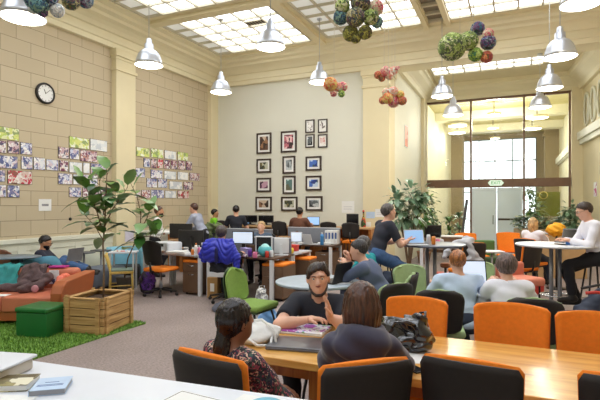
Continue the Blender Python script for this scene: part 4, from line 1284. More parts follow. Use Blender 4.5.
# blue book
cx, cy = at(51.5, 384, HC + .02)
t = flat_book('small pale blue book with dark blue title lines on the white counter', (cx, cy, HC + .001), RD(38), .125, .13, .022, M_bluebk, M_grey)
for k, (y0, w) in enumerate(((.012, .05), (-.006, .09), (-.012, .09))):
    obj('title', B().box(-w / 2, y0 - .0025 - .006 * k, .022, w / 2, y0 + .0025 - .006 * k, .0224), M_bluetx, t)
cx, cy = at(15, 381, HC + .02)
t = flat_book('small landscape-photo book left of the pale blue book', (cx, cy, HC + .001), RD(30), .14, .12, .024, M_landsc)
obj('sky_band', B().box(-.062, .022, .024, .062, .055, .0243), mat('brown_band', (86, 72, 36), .5), t)
cx, cy = at(-20, 361, HC + .06)
t = thing('book', 'thick white magazine stack at the left frame edge of the counter', 'magazine', (cx, cy, HC + .001), RD(14))
obj('pages', B().rbox(-.16, -.14, 0, .16, .11, .05, .012), mat('page_edges', (196, 188, 176), .8), t)
obj('cover', B().rbox(-.165, -.145, .05, .17, .12, .062, .005), M_white, t)
cx, cy = at(10, 399, HC)
t = thing('paper_sheet', 'loose white sheet at the bottom left corner of the counter', 'paper', (cx, cy, HC + .001), RD(20))
obj('sheet', B().box(-.09, -.1, .0, .09, .03, .0015), M_paper, t)
# sheet with dark border and round light blue plate at the bottom edge
cx, cy = at(200, 401, HC)
t = thing('brochure', 'white brochure with thin dark border on the counter, bottom edge', 'brochure', (cx, cy - .0, HC + .001), RD(-4))
obj('sheet', B().box(-.12, -.15, .0, .12, .04, .0016), M_paper, t)
b = B()
for a in ((-.115, .032, .115, .0345), (-.115, -.15, -.1125, .0345), (.1125, -.15, .115, .0345)): b.box(a[0], a[1], .0016, a[2], a[3], .002)
obj('border', b, M_dark, t)
cx, cy = at(266, 405, HC)
t = thing('round_sticker_card', 'white card with a light blue disc at the bottom edge', 'card', (cx, cy - .0, HC + .001), RD(-2))
obj('sheet', B().box(-.12, -.12, .0, .12, .045, .0016), M_paper, t)
obj('disc', B().lathe([(.06, .0017), (.06, .0028), (.001, .003)], 40), mat('sky_blue', (116, 190, 214), .5), t)
# ================================================================= LEFT SIDE: TURF, PLANTER, TREE, SOFA
def turf_mat():
    m, nt, b = _nt('turf')
    n = nt.nodes; l = nt.links
    tc = n.new('ShaderNodeTexCoord')
    a = n.new('ShaderNodeTexNoise'); a.inputs['Scale'].default_value = 45; a.inputs['Detail'].default_value = 6
    mp = n.new('ShaderNodeMapping'); mp.inputs['Scale'].default_value = (1, 1, .3); l.new(tc.outputs['Object'], mp.inputs[0]); l.new(mp.outputs[0], a.inputs['Vector'])
    r = n.new('ShaderNodeValToRGB'); r.color_ramp.elements[0].position = .35; r.color_ramp.elements[1].position = .7
    r.color_ramp.elements[0].color = rgb((58, 98, 30)); r.color_ramp.elements[1].color = rgb((142, 186, 78))
    l.new(a.outputs['Fac'], r.inputs['Fac']); l.new(r.outputs['Color'], b.inputs['Base Color']); b.inputs['Roughness'].default_value = .8
    return m
M_turf = turf_mat()
TX = -4.58
rg = np.random.RandomState(3)
b = B(); b.box(XL + .08, 1.0, .0, TX, 5.06, .02)
N = 26000
xs = rg.uniform(XL + .3, TX + .01, N); ys = rg.uniform(1.9, 5.06, N)
vis = xs > -6.9
for x, y in zip(xs[vis], ys[vis]):
    a = rg.uniform(0, 2 * pi); hgt = rg.uniform(.02, .042); w = .006; lx, ly = rg.uniform(-.015, .015, 2)
    o = len(b.v)
    b.v += [(x - w * cos(a), y - w * sin(a), .018), (x + w * cos(a), y + w * sin(a), .018), (x + lx, y + ly, .018 + hgt)]
    b.f.append([o, o + 1, o + 2]); b.m.append(0); b.s.append(False)
o = obj('turf_rug', b, M_turf); tag(o, 'bright green artificial grass rug under the sofa and planter', 'rug'); o['kind'] = 'stuff'

# crate planter, corners measured on the floor
A0, A1, A2 = Vector((-5.17, 4.24)), Vector((-4.60, 4.34)), Vector((-4.74, 5.00))
A3 = A0 + (A2 - A1)
t = thing('crate_planter', 'slatted pallet-wood planter box on the edge of the green turf', 'planter', (0, 0, .02))
def side_boards(a, c, nm):
    d = (c - a); L = d.length; ang = math.atan2(d.y, d.x)
    M = Tr(a.x, a.y, 0) @ Rz(ang)
    for k in range(4):
        z0 = .005 + k * .104
        obj('board', B().box(0.0, 0, z0, L, .022, z0 + .094, 0, M), M_crate, t, .004)
    for x in (.04, L - .10):
        obj('post', B().box(x, -.024, 0, x + .055, 0, .455, 0, M), M_crate, t, .004)
    obj('rim', B().box(-.005, -.005, .418, L + .005, .07, .438, 0, M), M_crate, t, .004)
def inw(a, c): return a, c
side_boards(A0, A1, 's'); side_boards(A1, A2, 's'); side_boards(A2, A3, 's'); side_boards(A3, A0, 's')
b = B(); k = [tuple(A0.lerp((A0 + A2) / 2, .08)), tuple(A1.lerp((A0 + A2) / 2, .08)), tuple(A2.lerp((A0 + A2) / 2, .08)), tuple(A3.lerp((A0 + A2) / 2, .08))]
b.prism(k, .02, .37)
obj('soil', b, mat('soil', (70, 52, 38), 1, var=.3, scale=40, bump=1), t)

# fiddle leaf fig
def leaf_mat():
    m, nt, b = _nt('fig_leaf')
    n = nt.nodes; l = nt.links
    g = n.new('ShaderNodeNewGeometry'); r = n.new('ShaderNodeValToRGB')
    r.color_ramp.elements[0].color = rgb((44, 92, 38)); r.color_ramp.elements[1].color = rgb((150, 178, 148)); e_ = r.color_ramp.elements.new(.72); e_.color = rgb((108, 148, 66))  # palest stop paints in the bluish highlights of glossy leaves
    l.new(g.outputs['Random Per Island'], r.inputs['Fac']); l.new(r.outputs['Color'], b.inputs['Base Color'])
    b.inputs['Roughness'].default_value = .28; b.inputs['Specular IOR Level'].default_value = .7
    return m
M_leaf = leaf_mat()
M_bark = mat('grey_bark', (120, 100, 80), .9, var=.2, scale=30)
def leaf(b, base, d, up, L, w, droop=.35, fold=.15, fiddle=True):
    d = Vector(d).normalized(); up = Vector(up); sd = d.cross(up)
    sd = sd.normalized() if sd.length > 1e-3 else Vector((1, 0, 0)); nn = sd.cross(d).normalized()
    base = Vector(base); nv, nu = 8, 4; vs = []
    for j in range(nv + 1):
        v = j / nv
        hw = w / 2 * ((sin(pi * min(1, v ** .75)) ** .7) * (.72 + .38 * v) if fiddle else sin(pi * v) ** .8) + .001
        c = base + d * (L * v) - Vector((0, 0, 1)) * droop * L * v * v
        for i in range(nu + 1):
            q = 2 * i / nu - 1
            vs.append(c + sd * hw * q + nn * (fold * hw * q * q + .006 * sin(v * 18) * abs(q)))
    fs = [(j * (nu + 1) + i, j * (nu + 1) + i + 1, (j + 1) * (nu + 1) + i + 1, (j + 1) * (nu + 1) + i) for j in range(nv) for i in range(nu)]
    b.quad(vs, fs, 0, True)
def fig(t, stems, L=(.2, .3), dens=9, seed=1, lw=.62):
    """stems: polylines; leaves spiral round each one from start fraction"""
    rnd = random.Random(seed); tr = B(); lf = B()
    for pts, r0, f0 in stems:
        pts = [Vector(p) for p in pts]
        tr.tube(pts, [r0 * (1 - .6 * i / (len(pts) - 1)) for i in range(len(pts))], 8)
        seg = [(pts[i + 1] - pts[i]).length for i in range(len(pts) - 1)]; tot = sum(seg)
        n = max(3, int(tot * (1 - f0) * dens)); a = rnd.uniform(0, 6)
        for k in range(n + 1):
            f = f0 + (1 - f0) * k / n; dd = f * tot; i = 0
            while i < len(seg) - 1 and dd > seg[i]: dd -= seg[i]; i += 1
            p = pts[i].lerp(pts[i + 1], min(1, dd / seg[i])); a += 2.4 + rnd.uniform(-.3, .3)
            el = rnd.uniform(-.1, .9) if k < n - 1 else 1.1
            d = Vector((cos(a) * cos(el), sin(a) * cos(el), sin(el)))
            ll = rnd.uniform(*L); tr.tube([p, p + d * .04], .004, 5)
            leaf(lf, p + d * .04, d, (0, 0, 1), ll, ll * lw, rnd.uniform(.05, .55))
    obj('trunk', tr, M_bark, t)
    o = obj('leaves', lf, M_leaf, t); return o
z0 = 6.05
def wp(px, py, z): X, Y_ = W(px, z); return Vector((X, Y_, hz(py, z)))
t = thing('fiddle_leaf_fig', 'tall fiddle-leaf fig tree growing out of the wooden crate planter', 'plant', (*W(103.5, z0), .34))
oo = Vector(t.location)
def rel(L): return [p - oo for p in L]
fig(t, [(rel([wp(103.5, 299, z0), wp(104, 270, z0), wp(103, 245, z0), wp(105, 222, z0), wp(106, 195, z0 - .05), wp(107, 172, z0)]), .014, .45),
        (rel([wp(103, 232, z0), wp(97, 212, z0 - .1), wp(90, 195, z0 - .15), wp(84, 184, z0 - .2)]), .009, .35),
        (rel([wp(104, 228, z0), wp(112, 210, z0), wp(122, 196, z0 + .1), wp(127, 188, z0 + .1)]), .009, .4),
        (rel([wp(103, 240, z0), wp(95, 226, z0 + .2), wp(84, 214, z0 + .3)]), .007, .4),
        (rel([wp(104, 215, z0), wp(101, 195, z0 + .1), wp(99, 178, z0 + .1)]), .008, .4)], dens=25, seed=5, L=(.22, .33))
z1 = 8.9
t = thing('fiddle_leaf_fig', 'leaning fiddle-leaf fig in a pot behind the yellow chair', 'plant', (*W(124, z1), 0))
oo = Vector(t.location)
obj('pot', B().lathe([(.11, 0), (.14, .26), (.15, .28), (.13, .28), (.12, .24), (.001, .24)], 24), mat('grey_pot', (120, 118, 112), .8), t)
z2 = 8.3
fig(t, [(rel([wp(124, 281, z1), wp(128, 258, z1 - .2), wp(137, 238, z2), wp(147, 218, z2 - .1), wp(150, 210, z2)]), .015, .5),
        (rel([wp(137, 238, z2), wp(150, 236, z2 - .2), wp(160, 238, z2 - .3)]), .01, .2),
        (rel([wp(140, 232, z2), wp(141, 214, z2), wp(137, 196, z2), wp(131, 184, z2)]), .01, .25)], dens=14, seed=9, L=(.28, .40))

# green storage cube
G0, G1, G2 = Vector((-5.54, 3.87)), Vector((-5.12, 3.96)), Vector((-5.2, 4.35))
G3 = G0 + (G2 - G1)
M_gvin = mat('green_vinyl', (30, 108, 52), .35, var=.05, scale=4)
t = thing('storage_ottoman', 'square green vinyl storage cube on the turf before the sofa', 'ottoman', (0, 0, .022))
cen = (G0 + G2) / 2
w_, d_ = (G1 - G0).length, (G2 - G1).length; a_ = math.atan2((G1 - G0).y, (G1 - G0).x)
M = Tr(cen.x, cen.y, 0) @ Rz(a_)
obj('box_body', B().rbox(-w_ / 2, -d_ / 2, 0, w_ / 2, d_ / 2, .29, .012, 0, M), M_gvin, t)
obj('lid', B().rbox(-w_ / 2 - .012, -d_ / 2 - .012, .292, w_ / 2 + .012, d_ / 2 + .012, .35, .02, 0, M), M_gvin, t)

# orange sofa facing the camera; local frame: x to the right of the picture, y away
SO = W(52, 6.3)
M_sofa = mat('salmon_vinyl', (200, 116, 88), .45, var=.04, scale=5)
M_sofa2 = mat('tan_orange_vinyl', (172, 94, 52), .45, var=.05, scale=5)
t = thing('sofa', 'salmon orange sofa with a flared arm at the left edge of the room', 'sofa', (SO[0], SO[1], .022), YAW)
obj('seat', B().rbox(-1.6, .0, .17, -.68, .72, .38, .03).rbox(-.675, .0, .17, -.02, .72, .38, .03), M_sofa, t)
obj('base', B().rbox(-1.6, .03, .05, -.03, .85, .18, .015), M_sofa2, t)
obj('back', B().rbox(-1.6, .72, .17, -.02, .92, .66, .06), M_sofa, t)
# arm: rounded front top, wedge flaring outward
def arm_fn(off):
    pts = []
    prof = [(0, .05), (0.0, .42), (.05, .52), (.14, .57), (.5, .585), (1.02, .60), (1.0, .45), (.92, .05)]
    return [(y, z) for y, z in prof]
pf = arm_fn(0); n = len(pf)
b = B(); vs = [(-.03, y, z) for y, z in pf] + [(.09 + .05 * (z / .6), y, z) for y, z in pf]
b.quad(vs, [tuple(range(n)), tuple(range(n, 2 * n))[::-1]] + [(i, n + i, n + (i + 1) % n, (i + 1) % n) for i in range(n)])
obj('arm', b, M_sofa2, t, .02)
for x in (-1.5, -.1):
    for y in (.1, .85): obj('foot', B().lathe([(.02, 0), (.025, .06)], 10, (x, y, 0)), M_black, t)
# coats on the sofa
def drape(name, label, cat, m, loc, rz, fn, nu=26, nv=26, th=.018, amp=.012, seed=0, **kw):
    rnd = random.Random(seed); ph = [rnd.uniform(0, 6) for _ in range(6)]
    def g(u, v):
        x, y, z = fn(u, v)
        w = sin(14 * u + 3 * sin(5 * v + ph[0]) + ph[1]) + .6 * sin(23 * v + 4 * u + ph[2]) + .5 * sin(31 * u - 9 * v + ph[3])
        return (x + amp * .5 * w, y + amp * w * .7, z + amp * w * .5)
    t = thing(name, label, cat, loc, rz)
    obj('cloth', B().sheet(g, nu, nv, th), m, t)
    return t
def path3(pts):
    pts = [Vector(p) for p in pts]; L = [0]
    for i in range(len(pts) - 1): L.append(L[-1] + (pts[i + 1] - pts[i]).length)
    def f(v):
        d = v * L[-1]; i = 0
        while i < len(pts) - 2 and d > L[i + 1]: i += 1
        return pts[i].lerp(pts[i + 1], (d - L[i]) / max(1e-6, L[i + 1] - L[i]))
    return f
M_coat = mat('brown_grey_wool', (92, 74, 76), .95, var=.25, scale=20, bump=.5, bscale=80)
P_ = path3([(0, .62, .40), (0, .66, .55), (0, .70, .69), (0, .80, .72), (0, .95, .68), (0, .97, .5)])
t = drape('coat', 'dark grey-brown coat slung over the sofa back and spilling on the seat', 'coat', M_coat, (SO[0], SO[1], .022), YAW,
      lambda u, v: (-.80 + .36 * u * (1 - .2 * v) , P_(v).y, P_(v).z), amp=.016, seed=4)
for_coat = sdf_obj('sleeve', wrinkle(union([rc((-.58, .66, .50), (-.62, .70, .66), .12, .09), rc((-.72, .62, .46), (-.74, .70, .62), .10, .08), rc((-0.57, .28, .43), (-0.39, .40, .46), .06, .055), rc((-0.39, .40, .46), (-0.35, .55, .55), .06, .08), rc((-1.02, .35, .42), (-0.59, .45, .45), .045, .075), rc((-0.67, .5, .46), (-0.62, .6, .6), .08, .06)], .05), .012, 26, 1), .014, M_coat, t)
for_coat.location = (-.0, 0, 0)
sdf_obj('lining', ell((-0.36, .24, .445), (.05, .035, .055)), .012, mat('dusty_pink', (180, 130, 140), .9), t)
M_teal = mat('teal_nylon', (54, 150, 152), .6, var=.15, scale=14, bump=.4, bscale=20)
P2_ = path3([(0, .45, .40), (0, .64, .45), (0, .68, .58), (0, .72, .70), (0, .82, .72), (0, .95, .68)])
drape('jacket', 'teal jacket thrown over the sofa back at the left frame edge', 'jacket', M_teal, (SO[0], SO[1], .022), YAW, lambda u, v: (-1.20 + .36 * u, P2_(v).y, P2_(v).z), amp=.02, seed=8)
t = thing('folded_cloth', 'magenta folded cloth lying on the back of the sofa', 'cloth', (SO[0], SO[1], .022), YAW)
obj('cloth', B().rbox(-.44, .735, .665, -.20, .90, .69, .01), mat('magenta_cloth', (170, 40, 130), .8), t)
t = thing('magazine', 'white and blue magazine leaning on the sofa back beside the coat', 'magazine', (SO[0], SO[1], .022), YAW)
obj('pages', B().box(-.40, .685, .44, -.26, .70, .64, 0), patchwork('magazine_cover', [(225, 225, 235), (200, 210, 230), (50, 60, 100), (230, 230, 235)], 9), t)
t = thing('cushion', 'crumpled coral cushion on the sofa inside the arm', 'cushion', (SO[0], SO[1], .022), YAW)
sdf_obj('pad', wrinkle(ell((-.10, .50, .50), (.07, .2, .12)), .01, 30), .012, mat('coral_vinyl', (222, 108, 82), .5), t)
t = thing('flyer', 'pale flyer lying at the front edge of the sofa at the left frame edge', 'flyer', (*at(3, 308, .385), .40), YAW)
t.location = (*W(3, 6.42), .405)
obj('sheet', B().box(-.08, -.08, 0, .08, .06, .002), M_paper, t)

# blue lounge seat with the man, swivel table in front ------------------------
LZ = 8.0
lx, ly = W(40, 8.0)
M_blues = mat('dusty_blue_fabric', (92, 150, 176), .8, var=.05, scale=8)
t = thing('lounge_chair', 'blue low lounge seat under the man with a laptop at the left wall', 'chair', (lx, ly, 0), YAW)
b = B()
def tub(u, v):   # curved low back around the near side
    a = RD(150) + RD(195) * u; r = .46
    return (r * 1.0 * cos(a), r * .62 * sin(a), .12 + v * (.66 - .30 * max(0, (u - .86) / .14) ** 2))
obj('curved_back', B().sheet(tub, 26, 6, .07), M_blues, t)
obj('seat', B().rbox(-.44, -.20, .12, .46, .30, .40, .05), M_blues, t)
obj('base', B().rbox(-.40, -.22, 0, .40, .26, .11, .02), M_black, t)
t = thing('side_table', 'small dark-topped table over the blue lounge seat at the left edge', 'table', (*W(4, 7.42), 0), YAW)
obj('tabletop', B().lathe([(.001, .80), (.44, .80), (.45, .81), (.45, .82), (.001, .825)], 40, (0, 0, 0), 0, True, None, 1.25, .75), mat('slate_top', (110, 122, 132), .4), t)
obj('post', B().lathe([(.03, .02), (.03, .80)], 12, (.2, 0, 0)), M_black, t)
obj('bracket', B().box(.13, -.05, .72, .27, .05, .80), M_black, t)
obj('foot_plate', B().lathe([(.16, 0), (.16, .015), (.05, .02)], 24, (.2, 0, 0)), M_black, t)
t = thing('wooden_chair', 'rounded brown wooden chair back at the far left frame edge', 'chair', (*W(-9, 7.62), 0), YAW + pi)
obj('backrest', B().sheet(lambda u, v: backrest(.42, .50, .86, .05, .09, .9, .05, y0=-.18)(1 - u, v), 12, 12, -.03), mat('brown_leather', (116, 74, 54), .5), t)
obj('seat', B().rbox(-.2, -.2, .42, .2, .2, .46, .02), M_stoolw, t)
for sx in (-1, 1):
    for sy in (-1, 1): obj('leg', B().tube([(sx * .17, sy * .17, .42), (sx * .19, sy * .19, 0)], .014, 8), M_stoolw, t)
fa_ = YAW - RD(76)
t, J = placed('dark-haired bearded man in glasses with a laptop on his lap by the left wall', 43.5, 235.5, 8.0, fa_, lean=-.1, s=.97, build=1.2, head_pitch=.35, h=.02,
       hands={-1: (-.04, .36, .64), 1: (.12, .36, .64)}, feet={-1: (-.13, .64, .52), 1: (.09, .66, .52)}, skin_='tan', shirt=mat('dark_navy_jersey', (44, 46, 60), .9), sleeve='elbow',
       trousers=M_jeans, shoes=M_shoe, hair=M_bhair, hairstyle='short', beard=M_bhair, glasses=True, fine_hands=False)
Lp = t.location
laptop('open silver laptop on the knees of the man by the left wall', (Lp[0] - sin(fa_) * .36, Lp[1] + cos(fa_) * .36, .66), fa_ - RD(34), lid=M_grey, group='laptops')
# grey pouf bench and little round tables along the wall
t = thing('bench', 'long grey upholstered bench against the left wainscot', 'bench', (*W(98, 9.05), 0), RD(90))
obj('seat', B().rbox(-.36, -.32, .10, .42, .28, .44, .06), mat('slate_fabric', (112, 120, 134), .85), t)
obj('plinth', B().rbox(-.32, -.28, 0, .38, .24, .10, .01), M_black, t)
def small_table(lab, px, z, h, r=.2):
    t = thing('pedestal_table', lab, 'table', (*W(px, z), 0), 0, 'small round wall tables')
    obj('tabletop', B().lathe([(.001, h - .02), (r - .01, h - .02), (r, h - .012), (r, h), (.001, h)], 30), mat('dark_grey_top', (84, 88, 92), .5), t)
    obj('post', B().lathe([(.02, .02), (.02, h - .02)], 10), M_grey, t)
    obj('base', B().lathe([(.17, 0), (.17, .015), (.03, .02)], 24), M_grey, t)
small_table('small dark round table right beside the wall man knees', 84, 8.7, .76)
small_table('small round table behind the fig trunk near the grey bench', 101, 9.55, .72)
# pale blue sofa by the wall, yellow chair, white table -----------------------
t = thing('tub_sofa', 'light blue tub sofa against the left wall behind the yellow chair', 'sofa', (*W(126, 9.75), 0), YAW + RD(8))
def tub2(u, v):
    a = RD(-15) + RD(210) * u
    return (.38 * cos(a), .26 * sin(a), .1 + v * .66)
M_lblue = mat('pale_blue_vinyl', (128, 186, 208), .5)
obj('curved_back', B().sheet(tub2, 28, 6, .09), M_lblue, t)
obj('seat', B().rbox(-.30, -.26, .12, .30, .16, .40, .05), M_black, t)
obj('base', B().rbox(-.28, -.22, 0, .28, .15, .12, .02), M_black, t)
t = thing('side_table', 'white side table in front of the light blue tub sofa', 'table', (*W(124, 9.15), 0), YAW + RD(6))
obj('tabletop', B().box(-.26, -.16, .70, .24, .16, .73), M_white, t, .005)
for sx in (-.22, .2):
    for sy in (-.12, .12): obj('leg', B().box(sx - .015, sy - .015, 0, sx + .015, sy + .015, .70), M_whitem, t)
t = thing('paper_stack', 'little stack of leaflets on the white side table', 'papers', (*W(121, 9.15), .731), .3)
obj('sheets', B().box(-.1, -.07, 0, .1, .07, .02), patchwork('leaflets', [(230, 230, 230), (220, 120, 110), (150, 190, 220), (235, 235, 220)], 14), t)
cy_ = W(122, 8.7)
t = thing('wooden_chair', 'yellow painted wooden chair with grey seat beside the planter', 'chair', (*cy_, 0), YAW - RD(70))
for sx in (-1, 1):
    obj('rear_leg', B().tube([(sx * .19, -.21, 0), (sx * .18, -.19, .42), (sx * .18, -.27, .74)], .02, 8), M_yellow, t)
    obj('front_leg', B().tube([(sx * .19, .19, 0), (sx * .18, .17, .42)], .02, 8), M_yellow, t)
    obj('stretcher', B().tube([(sx * .185, -.2, .17), (sx * .185, .18, .17)], .012, 6), M_yellow, t)
obj('seat_frame', B().rbox(-.21, -.21, .385, .21, .2, .43, .01), M_yellow, t)
obj('seat_pad', B().rbox(-.19, -.19, .43, .19, .19, .455, .012), mat('grey_green_pad', (120, 140, 130), .8), t)
obj('top_rail', B().tube([(-.18, -.265, .70), (0, -.285, .71), (.18, -.265, .70)], .022, 8), M_yellow, t)

# clock ----------------------------------------------------------------------
cyy, chh = onX(44.5, 93.5, XL)
t = thing('wall_clock', 'round wall clock with white face and black rim on the brick wall', 'clock', (XL + .0, cyy, chh))
Mx = Ry(pi / 2)
obj('rim', B().lathe([(.16, .0), (.195, .005), (.198, .04), (.175, .055), (.16, .045)], 40, (0, 0, 0), 0, True, Mx, cap=False), M_black, t)
fc = obj('clock_face', B().lathe([(.165, .02), (.165, .03), (.001, .03)], 40, (0, 0, 0), 0, False, Mx), M_paper, t)
b = B()
for k in range(12):
    a = k * pi / 6; b.box(.0305, -.004, .125, .032, .004, .15 if k % 3 else .153, 0, Rx(a))
obj('hour_marks', b, M_black, fc)
obj('hour_hand', B().box(.033, -.006, -.01, .035, .006, .08, 0, Rx(RD(25))), M_black, fc)
obj('minute_hand', B().box(.036, -.004, -.015, .038, .004, .12, 0, Rx(RD(-50))), M_black, fc)

# ================================================================= PHOTO PRINTS ON THE LEFT WALL
prints = dict(
 y=patchwork('yellow_print', [(214, 220, 130), (190, 210, 110), (235, 238, 220), (150, 170, 110), (225, 228, 180)], 12),
 b=patchwork('blue_print', [(228, 228, 232), (90, 100, 150), (200, 205, 225), (240, 238, 236), (130, 130, 170), (210, 190, 200)], 16),
 w=patchwork('white_print', [(236, 236, 234), (222, 226, 230), (240, 240, 240), (200, 206, 214)], 10),
 m=patchwork('magenta_print', [(225, 215, 215), (120, 60, 90), (200, 170, 180), (235, 232, 232), (90, 80, 110), (190, 140, 130)], 18),
 r=patchwork('red_print', [(228, 210, 214), (205, 60, 80), (235, 230, 225), (150, 90, 80), (215, 190, 180)], 14))
nm = dict(y='yellow-green', b='blue and white', w='mostly white', m='dark magenta', r='reddish')
M_card = mat('card_edge', (96, 88, 76), .8)
ordw = ['first', 'second', 'third', 'fourth', 'fifth', 'sixth', 'seventh']
roww = ['top', 'second', 'third', 'fourth', 'bottom']
def prints_rows(which, rows):
    for ri, row in enumerate(rows):
        for ci, (x0, x1, yt, yb, k) in enumerate(row):
            xm_ = (x0 + x1) / 2
            ya, h1 = onX(x0 + .3, yt, XL); yb_, _ = onX(x1 - .3, yt, XL); _, h0 = onX(x0 + .3, yb, XL)
            t = thing('photo_print', f'{nm[k]} photo print, {ordw[ci]} in {roww[ri]} row {which}', 'photo print', (XL, (ya + yb_) / 2, (h0 + h1) / 2), 0, 'photo prints on the left wall')
            L = abs(yb_ - ya) / 2; H = (h1 - h0) / 2
            obj('card', B().box(0, -L, -H, .012, L, H), M_card, t)
            obj('picture', B().box(.012, -L + .006, -H + .006, .014, L - .006, H - .006), prints[k], t)
prints_rows('nearest the clock, left wall', [
 [(-8, 19, 125, 138, 'y')],
 [(-4, 6, 140, 152.5, 'm'), (7, 19.3, 140.5, 153, 'm'), (19.7, 32, 142, 154, 'b')],
 [(-6, 17.5, 154.5, 167.5, 'b'), (20.5, 32.4, 156, 169, 'b'), (32.8, 45, 157, 169.5, 'b'), (45.5, 58.3, 159, 170, 'b'), (58.7, 68, 160, 171, 'm')],
 [(-6, 5, 169.5, 181.5, 'b'), (7, 32, 170, 183.5, 'r')],
 [(-6, 6, 184.5, 197, 'b'), (6.5, 19.5, 185, 197.3, 'b')]])
prints_rows('before the cream pilaster', [
 [(68.5, 89, 136, 147.2, 'y'), (89.5, 107, 138.5, 150, 'w')],
 [(57.5, 68.7, 146.5, 158, 'm'), (69, 79, 148, 158.8, 'b'), (79.5, 97, 149.5, 161, 'm')],
 [(68.5, 82, 161.5, 172.5, 'w'), (82.4, 89.5, 162.5, 173, 'w'), (90, 106, 163, 174, 'b')],
 [(57.5, 72, 173, 184, 'b'), (72.4, 82, 174, 184.5, 'w'), (82.4, 97.5, 174.5, 185.2, 'b')],
 [(68.5, 81, 187, 197, 'b'), (82, 94, 187.4, 197, 'm'), (94.5, 106, 187.6, 197, 'm')]])
prints_rows('between pilaster and back corner', [
 [(135.6, 149.4, 146.6, 156, 'y'), (150.4, 163, 148, 157, 'y'), (164, 176, 150, 158.6, 'w'), (177, 188, 151.6, 160, 'y')],
 [(143, 150, 158, 167, 'b'), (150.3, 156.5, 158.6, 168, 'm'), (156.8, 163, 159, 168, 'r'), (163.3, 170, 159.5, 168.6, 'm'), (170.3, 177, 160, 169, 'm'), (177.3, 185, 160.4, 169.5, 'm'), (185.3, 192, 161, 170, 'm')],
 [(135, 145, 167.6, 177, 'b'), (150, 162.4, 169.4, 178, 'b'), (163.6, 176, 170.6, 179, 'w'), (177, 188, 171.6, 179.6, 'w'), (189, 199.5, 172.6, 180.4, 'm')],
 [(146, 157, 178, 187.3, 'b'), (157.3, 167, 178.6, 187.6, 'b'), (168.6, 182, 181, 189, 'w'), (183, 193, 181.6, 189.6, 'm')],
 [(133, 140.6, 190, 197.3, 'b'), (141, 150, 189.8, 198, 'm'), (150.4, 164, 189.6, 198, 'b'), (164.4, 176, 190.6, 198, 'w'), (177, 189, 190.6, 198.4, 'r')]])
ya, h = onX(45, 205, XL)
t = thing('notice', 'single white notice with small print below the photo rows, left wall', 'notice', (XL, ya, h))
obj('sheet', B().box(0, -.13, -.11, .006, .13, .11), M_paper, t)
obj('print_block', B().box(.006, -.07, -.02, .0075, .07, .02), M_grey, t)
ya, h = onX(124.5, 236, XL)
t = thing('notice', 'pale lilac notice low on the wall above the light blue sofa', 'notice', (XL + .14, ya, h))
obj('sheet', B().box(0, -.13, -.12, .006, .13, .12), mat('lilac_paper', (214, 208, 224), .7), t)
ya, h = onX(70, 219, XL)
t = thing('wall_button', 'small dark knob on the brick wall above the wainscot', 'knob', (XL, ya, h))
obj('button', B().lathe([(.03, 0), (.03, .02), (.001, .03)], 16, (0, 0, 0), 0, True, Mx), M_black, t)
# ================================================================= DESK ISLANDS
M_desk = mat('pale_grey_desktop', (188, 190, 196), .4)
M_deskd = mat('dark_walnut_desktop', (86, 62, 46), .4)
M_part = mat('grey_fabric_divider', (128, 132, 142), .9, var=.05)
def bench_desk(label, x0, x1, y0, y1, h=.73, top=None, legs=None, group='desks in the middle of the room'):
    t = thing('desk', label, 'desk', (x0, y0, 0), 0, group)
    w, d = x1 - x0, y1 - y0
    obj('desktop', B().box(0, 0, h - .03, w, d, h), top or M_desk, t, .004)
    for x in ((0.02, w - .08) if legs is None else legs):
        for y in (.0, d - .06):
            obj('leg', B().box(x, y, 0, x + .06, y + .06, h - .031), M_whitem, t, .003)
    obj('cross_rail', B().box(.08, d - .05, h - .09, w - .08, d - .02, h - .031), M_whitem, t)
    return t
bench_desk('left front desk with white legs, black task chair and orange cabinet', -6.38, -5.03, 6.95, 7.75)
bench_desk('right front desk with white corner leg, behind the blue puffer jacket', -5.00, -3.64, 7.03, 7.83, top=M_deskd)
bench_desk('desk of the front island behind the left one', -6.38, -5.03, 7.78, 8.58)
bench_desk('desk at the far side of the front island, right end with white legs', -5.00, -3.64, 7.86, 8.66)
bench_desk('second island desk, right end, before the wooden back counter', -5.0, -3.60, 9.72, 10.42, top=M_deskd)
bench_desk('second island desk behind the black monitors', -6.4, -5.05, 9.72, 10.42)
# dividers
def divider(label, x0, x1, y, z0, z1, m=None):
    t = thing('desk_divider', label, 'screen divider', (x0, y, z0), 0, 'fabric dividers on the desks')
    obj('panel', B().rbox(0, -.015, 0, x1 - x0, .015, z1 - z0, .008), m or M_part, t)
    obj('trim_rail', B().box(0, -.018, z1 - z0 - .012, x1 - x0, .018, z1 - z0 + .004), M_whitem, t)
divider('grey fabric divider between the right desks of the front island', -4.95, -3.70, 7.845, .735, 1.02)
divider('grey fabric divider along the front edge of the second island, left part', -6.35, -5.07, 9.74, .735, 1.06)
divider('grey fabric divider along the second island, right part', -4.98, -3.65, 10.38, .735, 1.09)

# cabinets below
cabinet('brown pedestal cabinet with orange cushion under the left front desk', (-5.28, 7.26, 0))
cabinet('brown pedestal cabinet with orange cushion under the right front desk', (W(263, 7.6)[0] - .06, 7.38, 0))
cabinet('brown pedestal cabinet with orange cushion behind the white corner leg', (W(292, 8.8)[0] + .0, 8.36, 0), RD(90))
cabinet('brown pedestal cabinet without cushion under the second island', (W(325, 10.5)[0] - .02, 10.02, 0), 0, False)
t = thing('cardboard_box', 'small tan cardboard box on the floor under the jacket chair', 'box', (*W(215, 8.35), 0), .1)
obj('carton', B().box(-.1, -.1, 0, .1, .1, .36), mat('cardboard', (176, 138, 86), .9), t)
obj('label_patch', B().box(-.04, -.102, .12, .04, -.1, .26), M_paper, t)

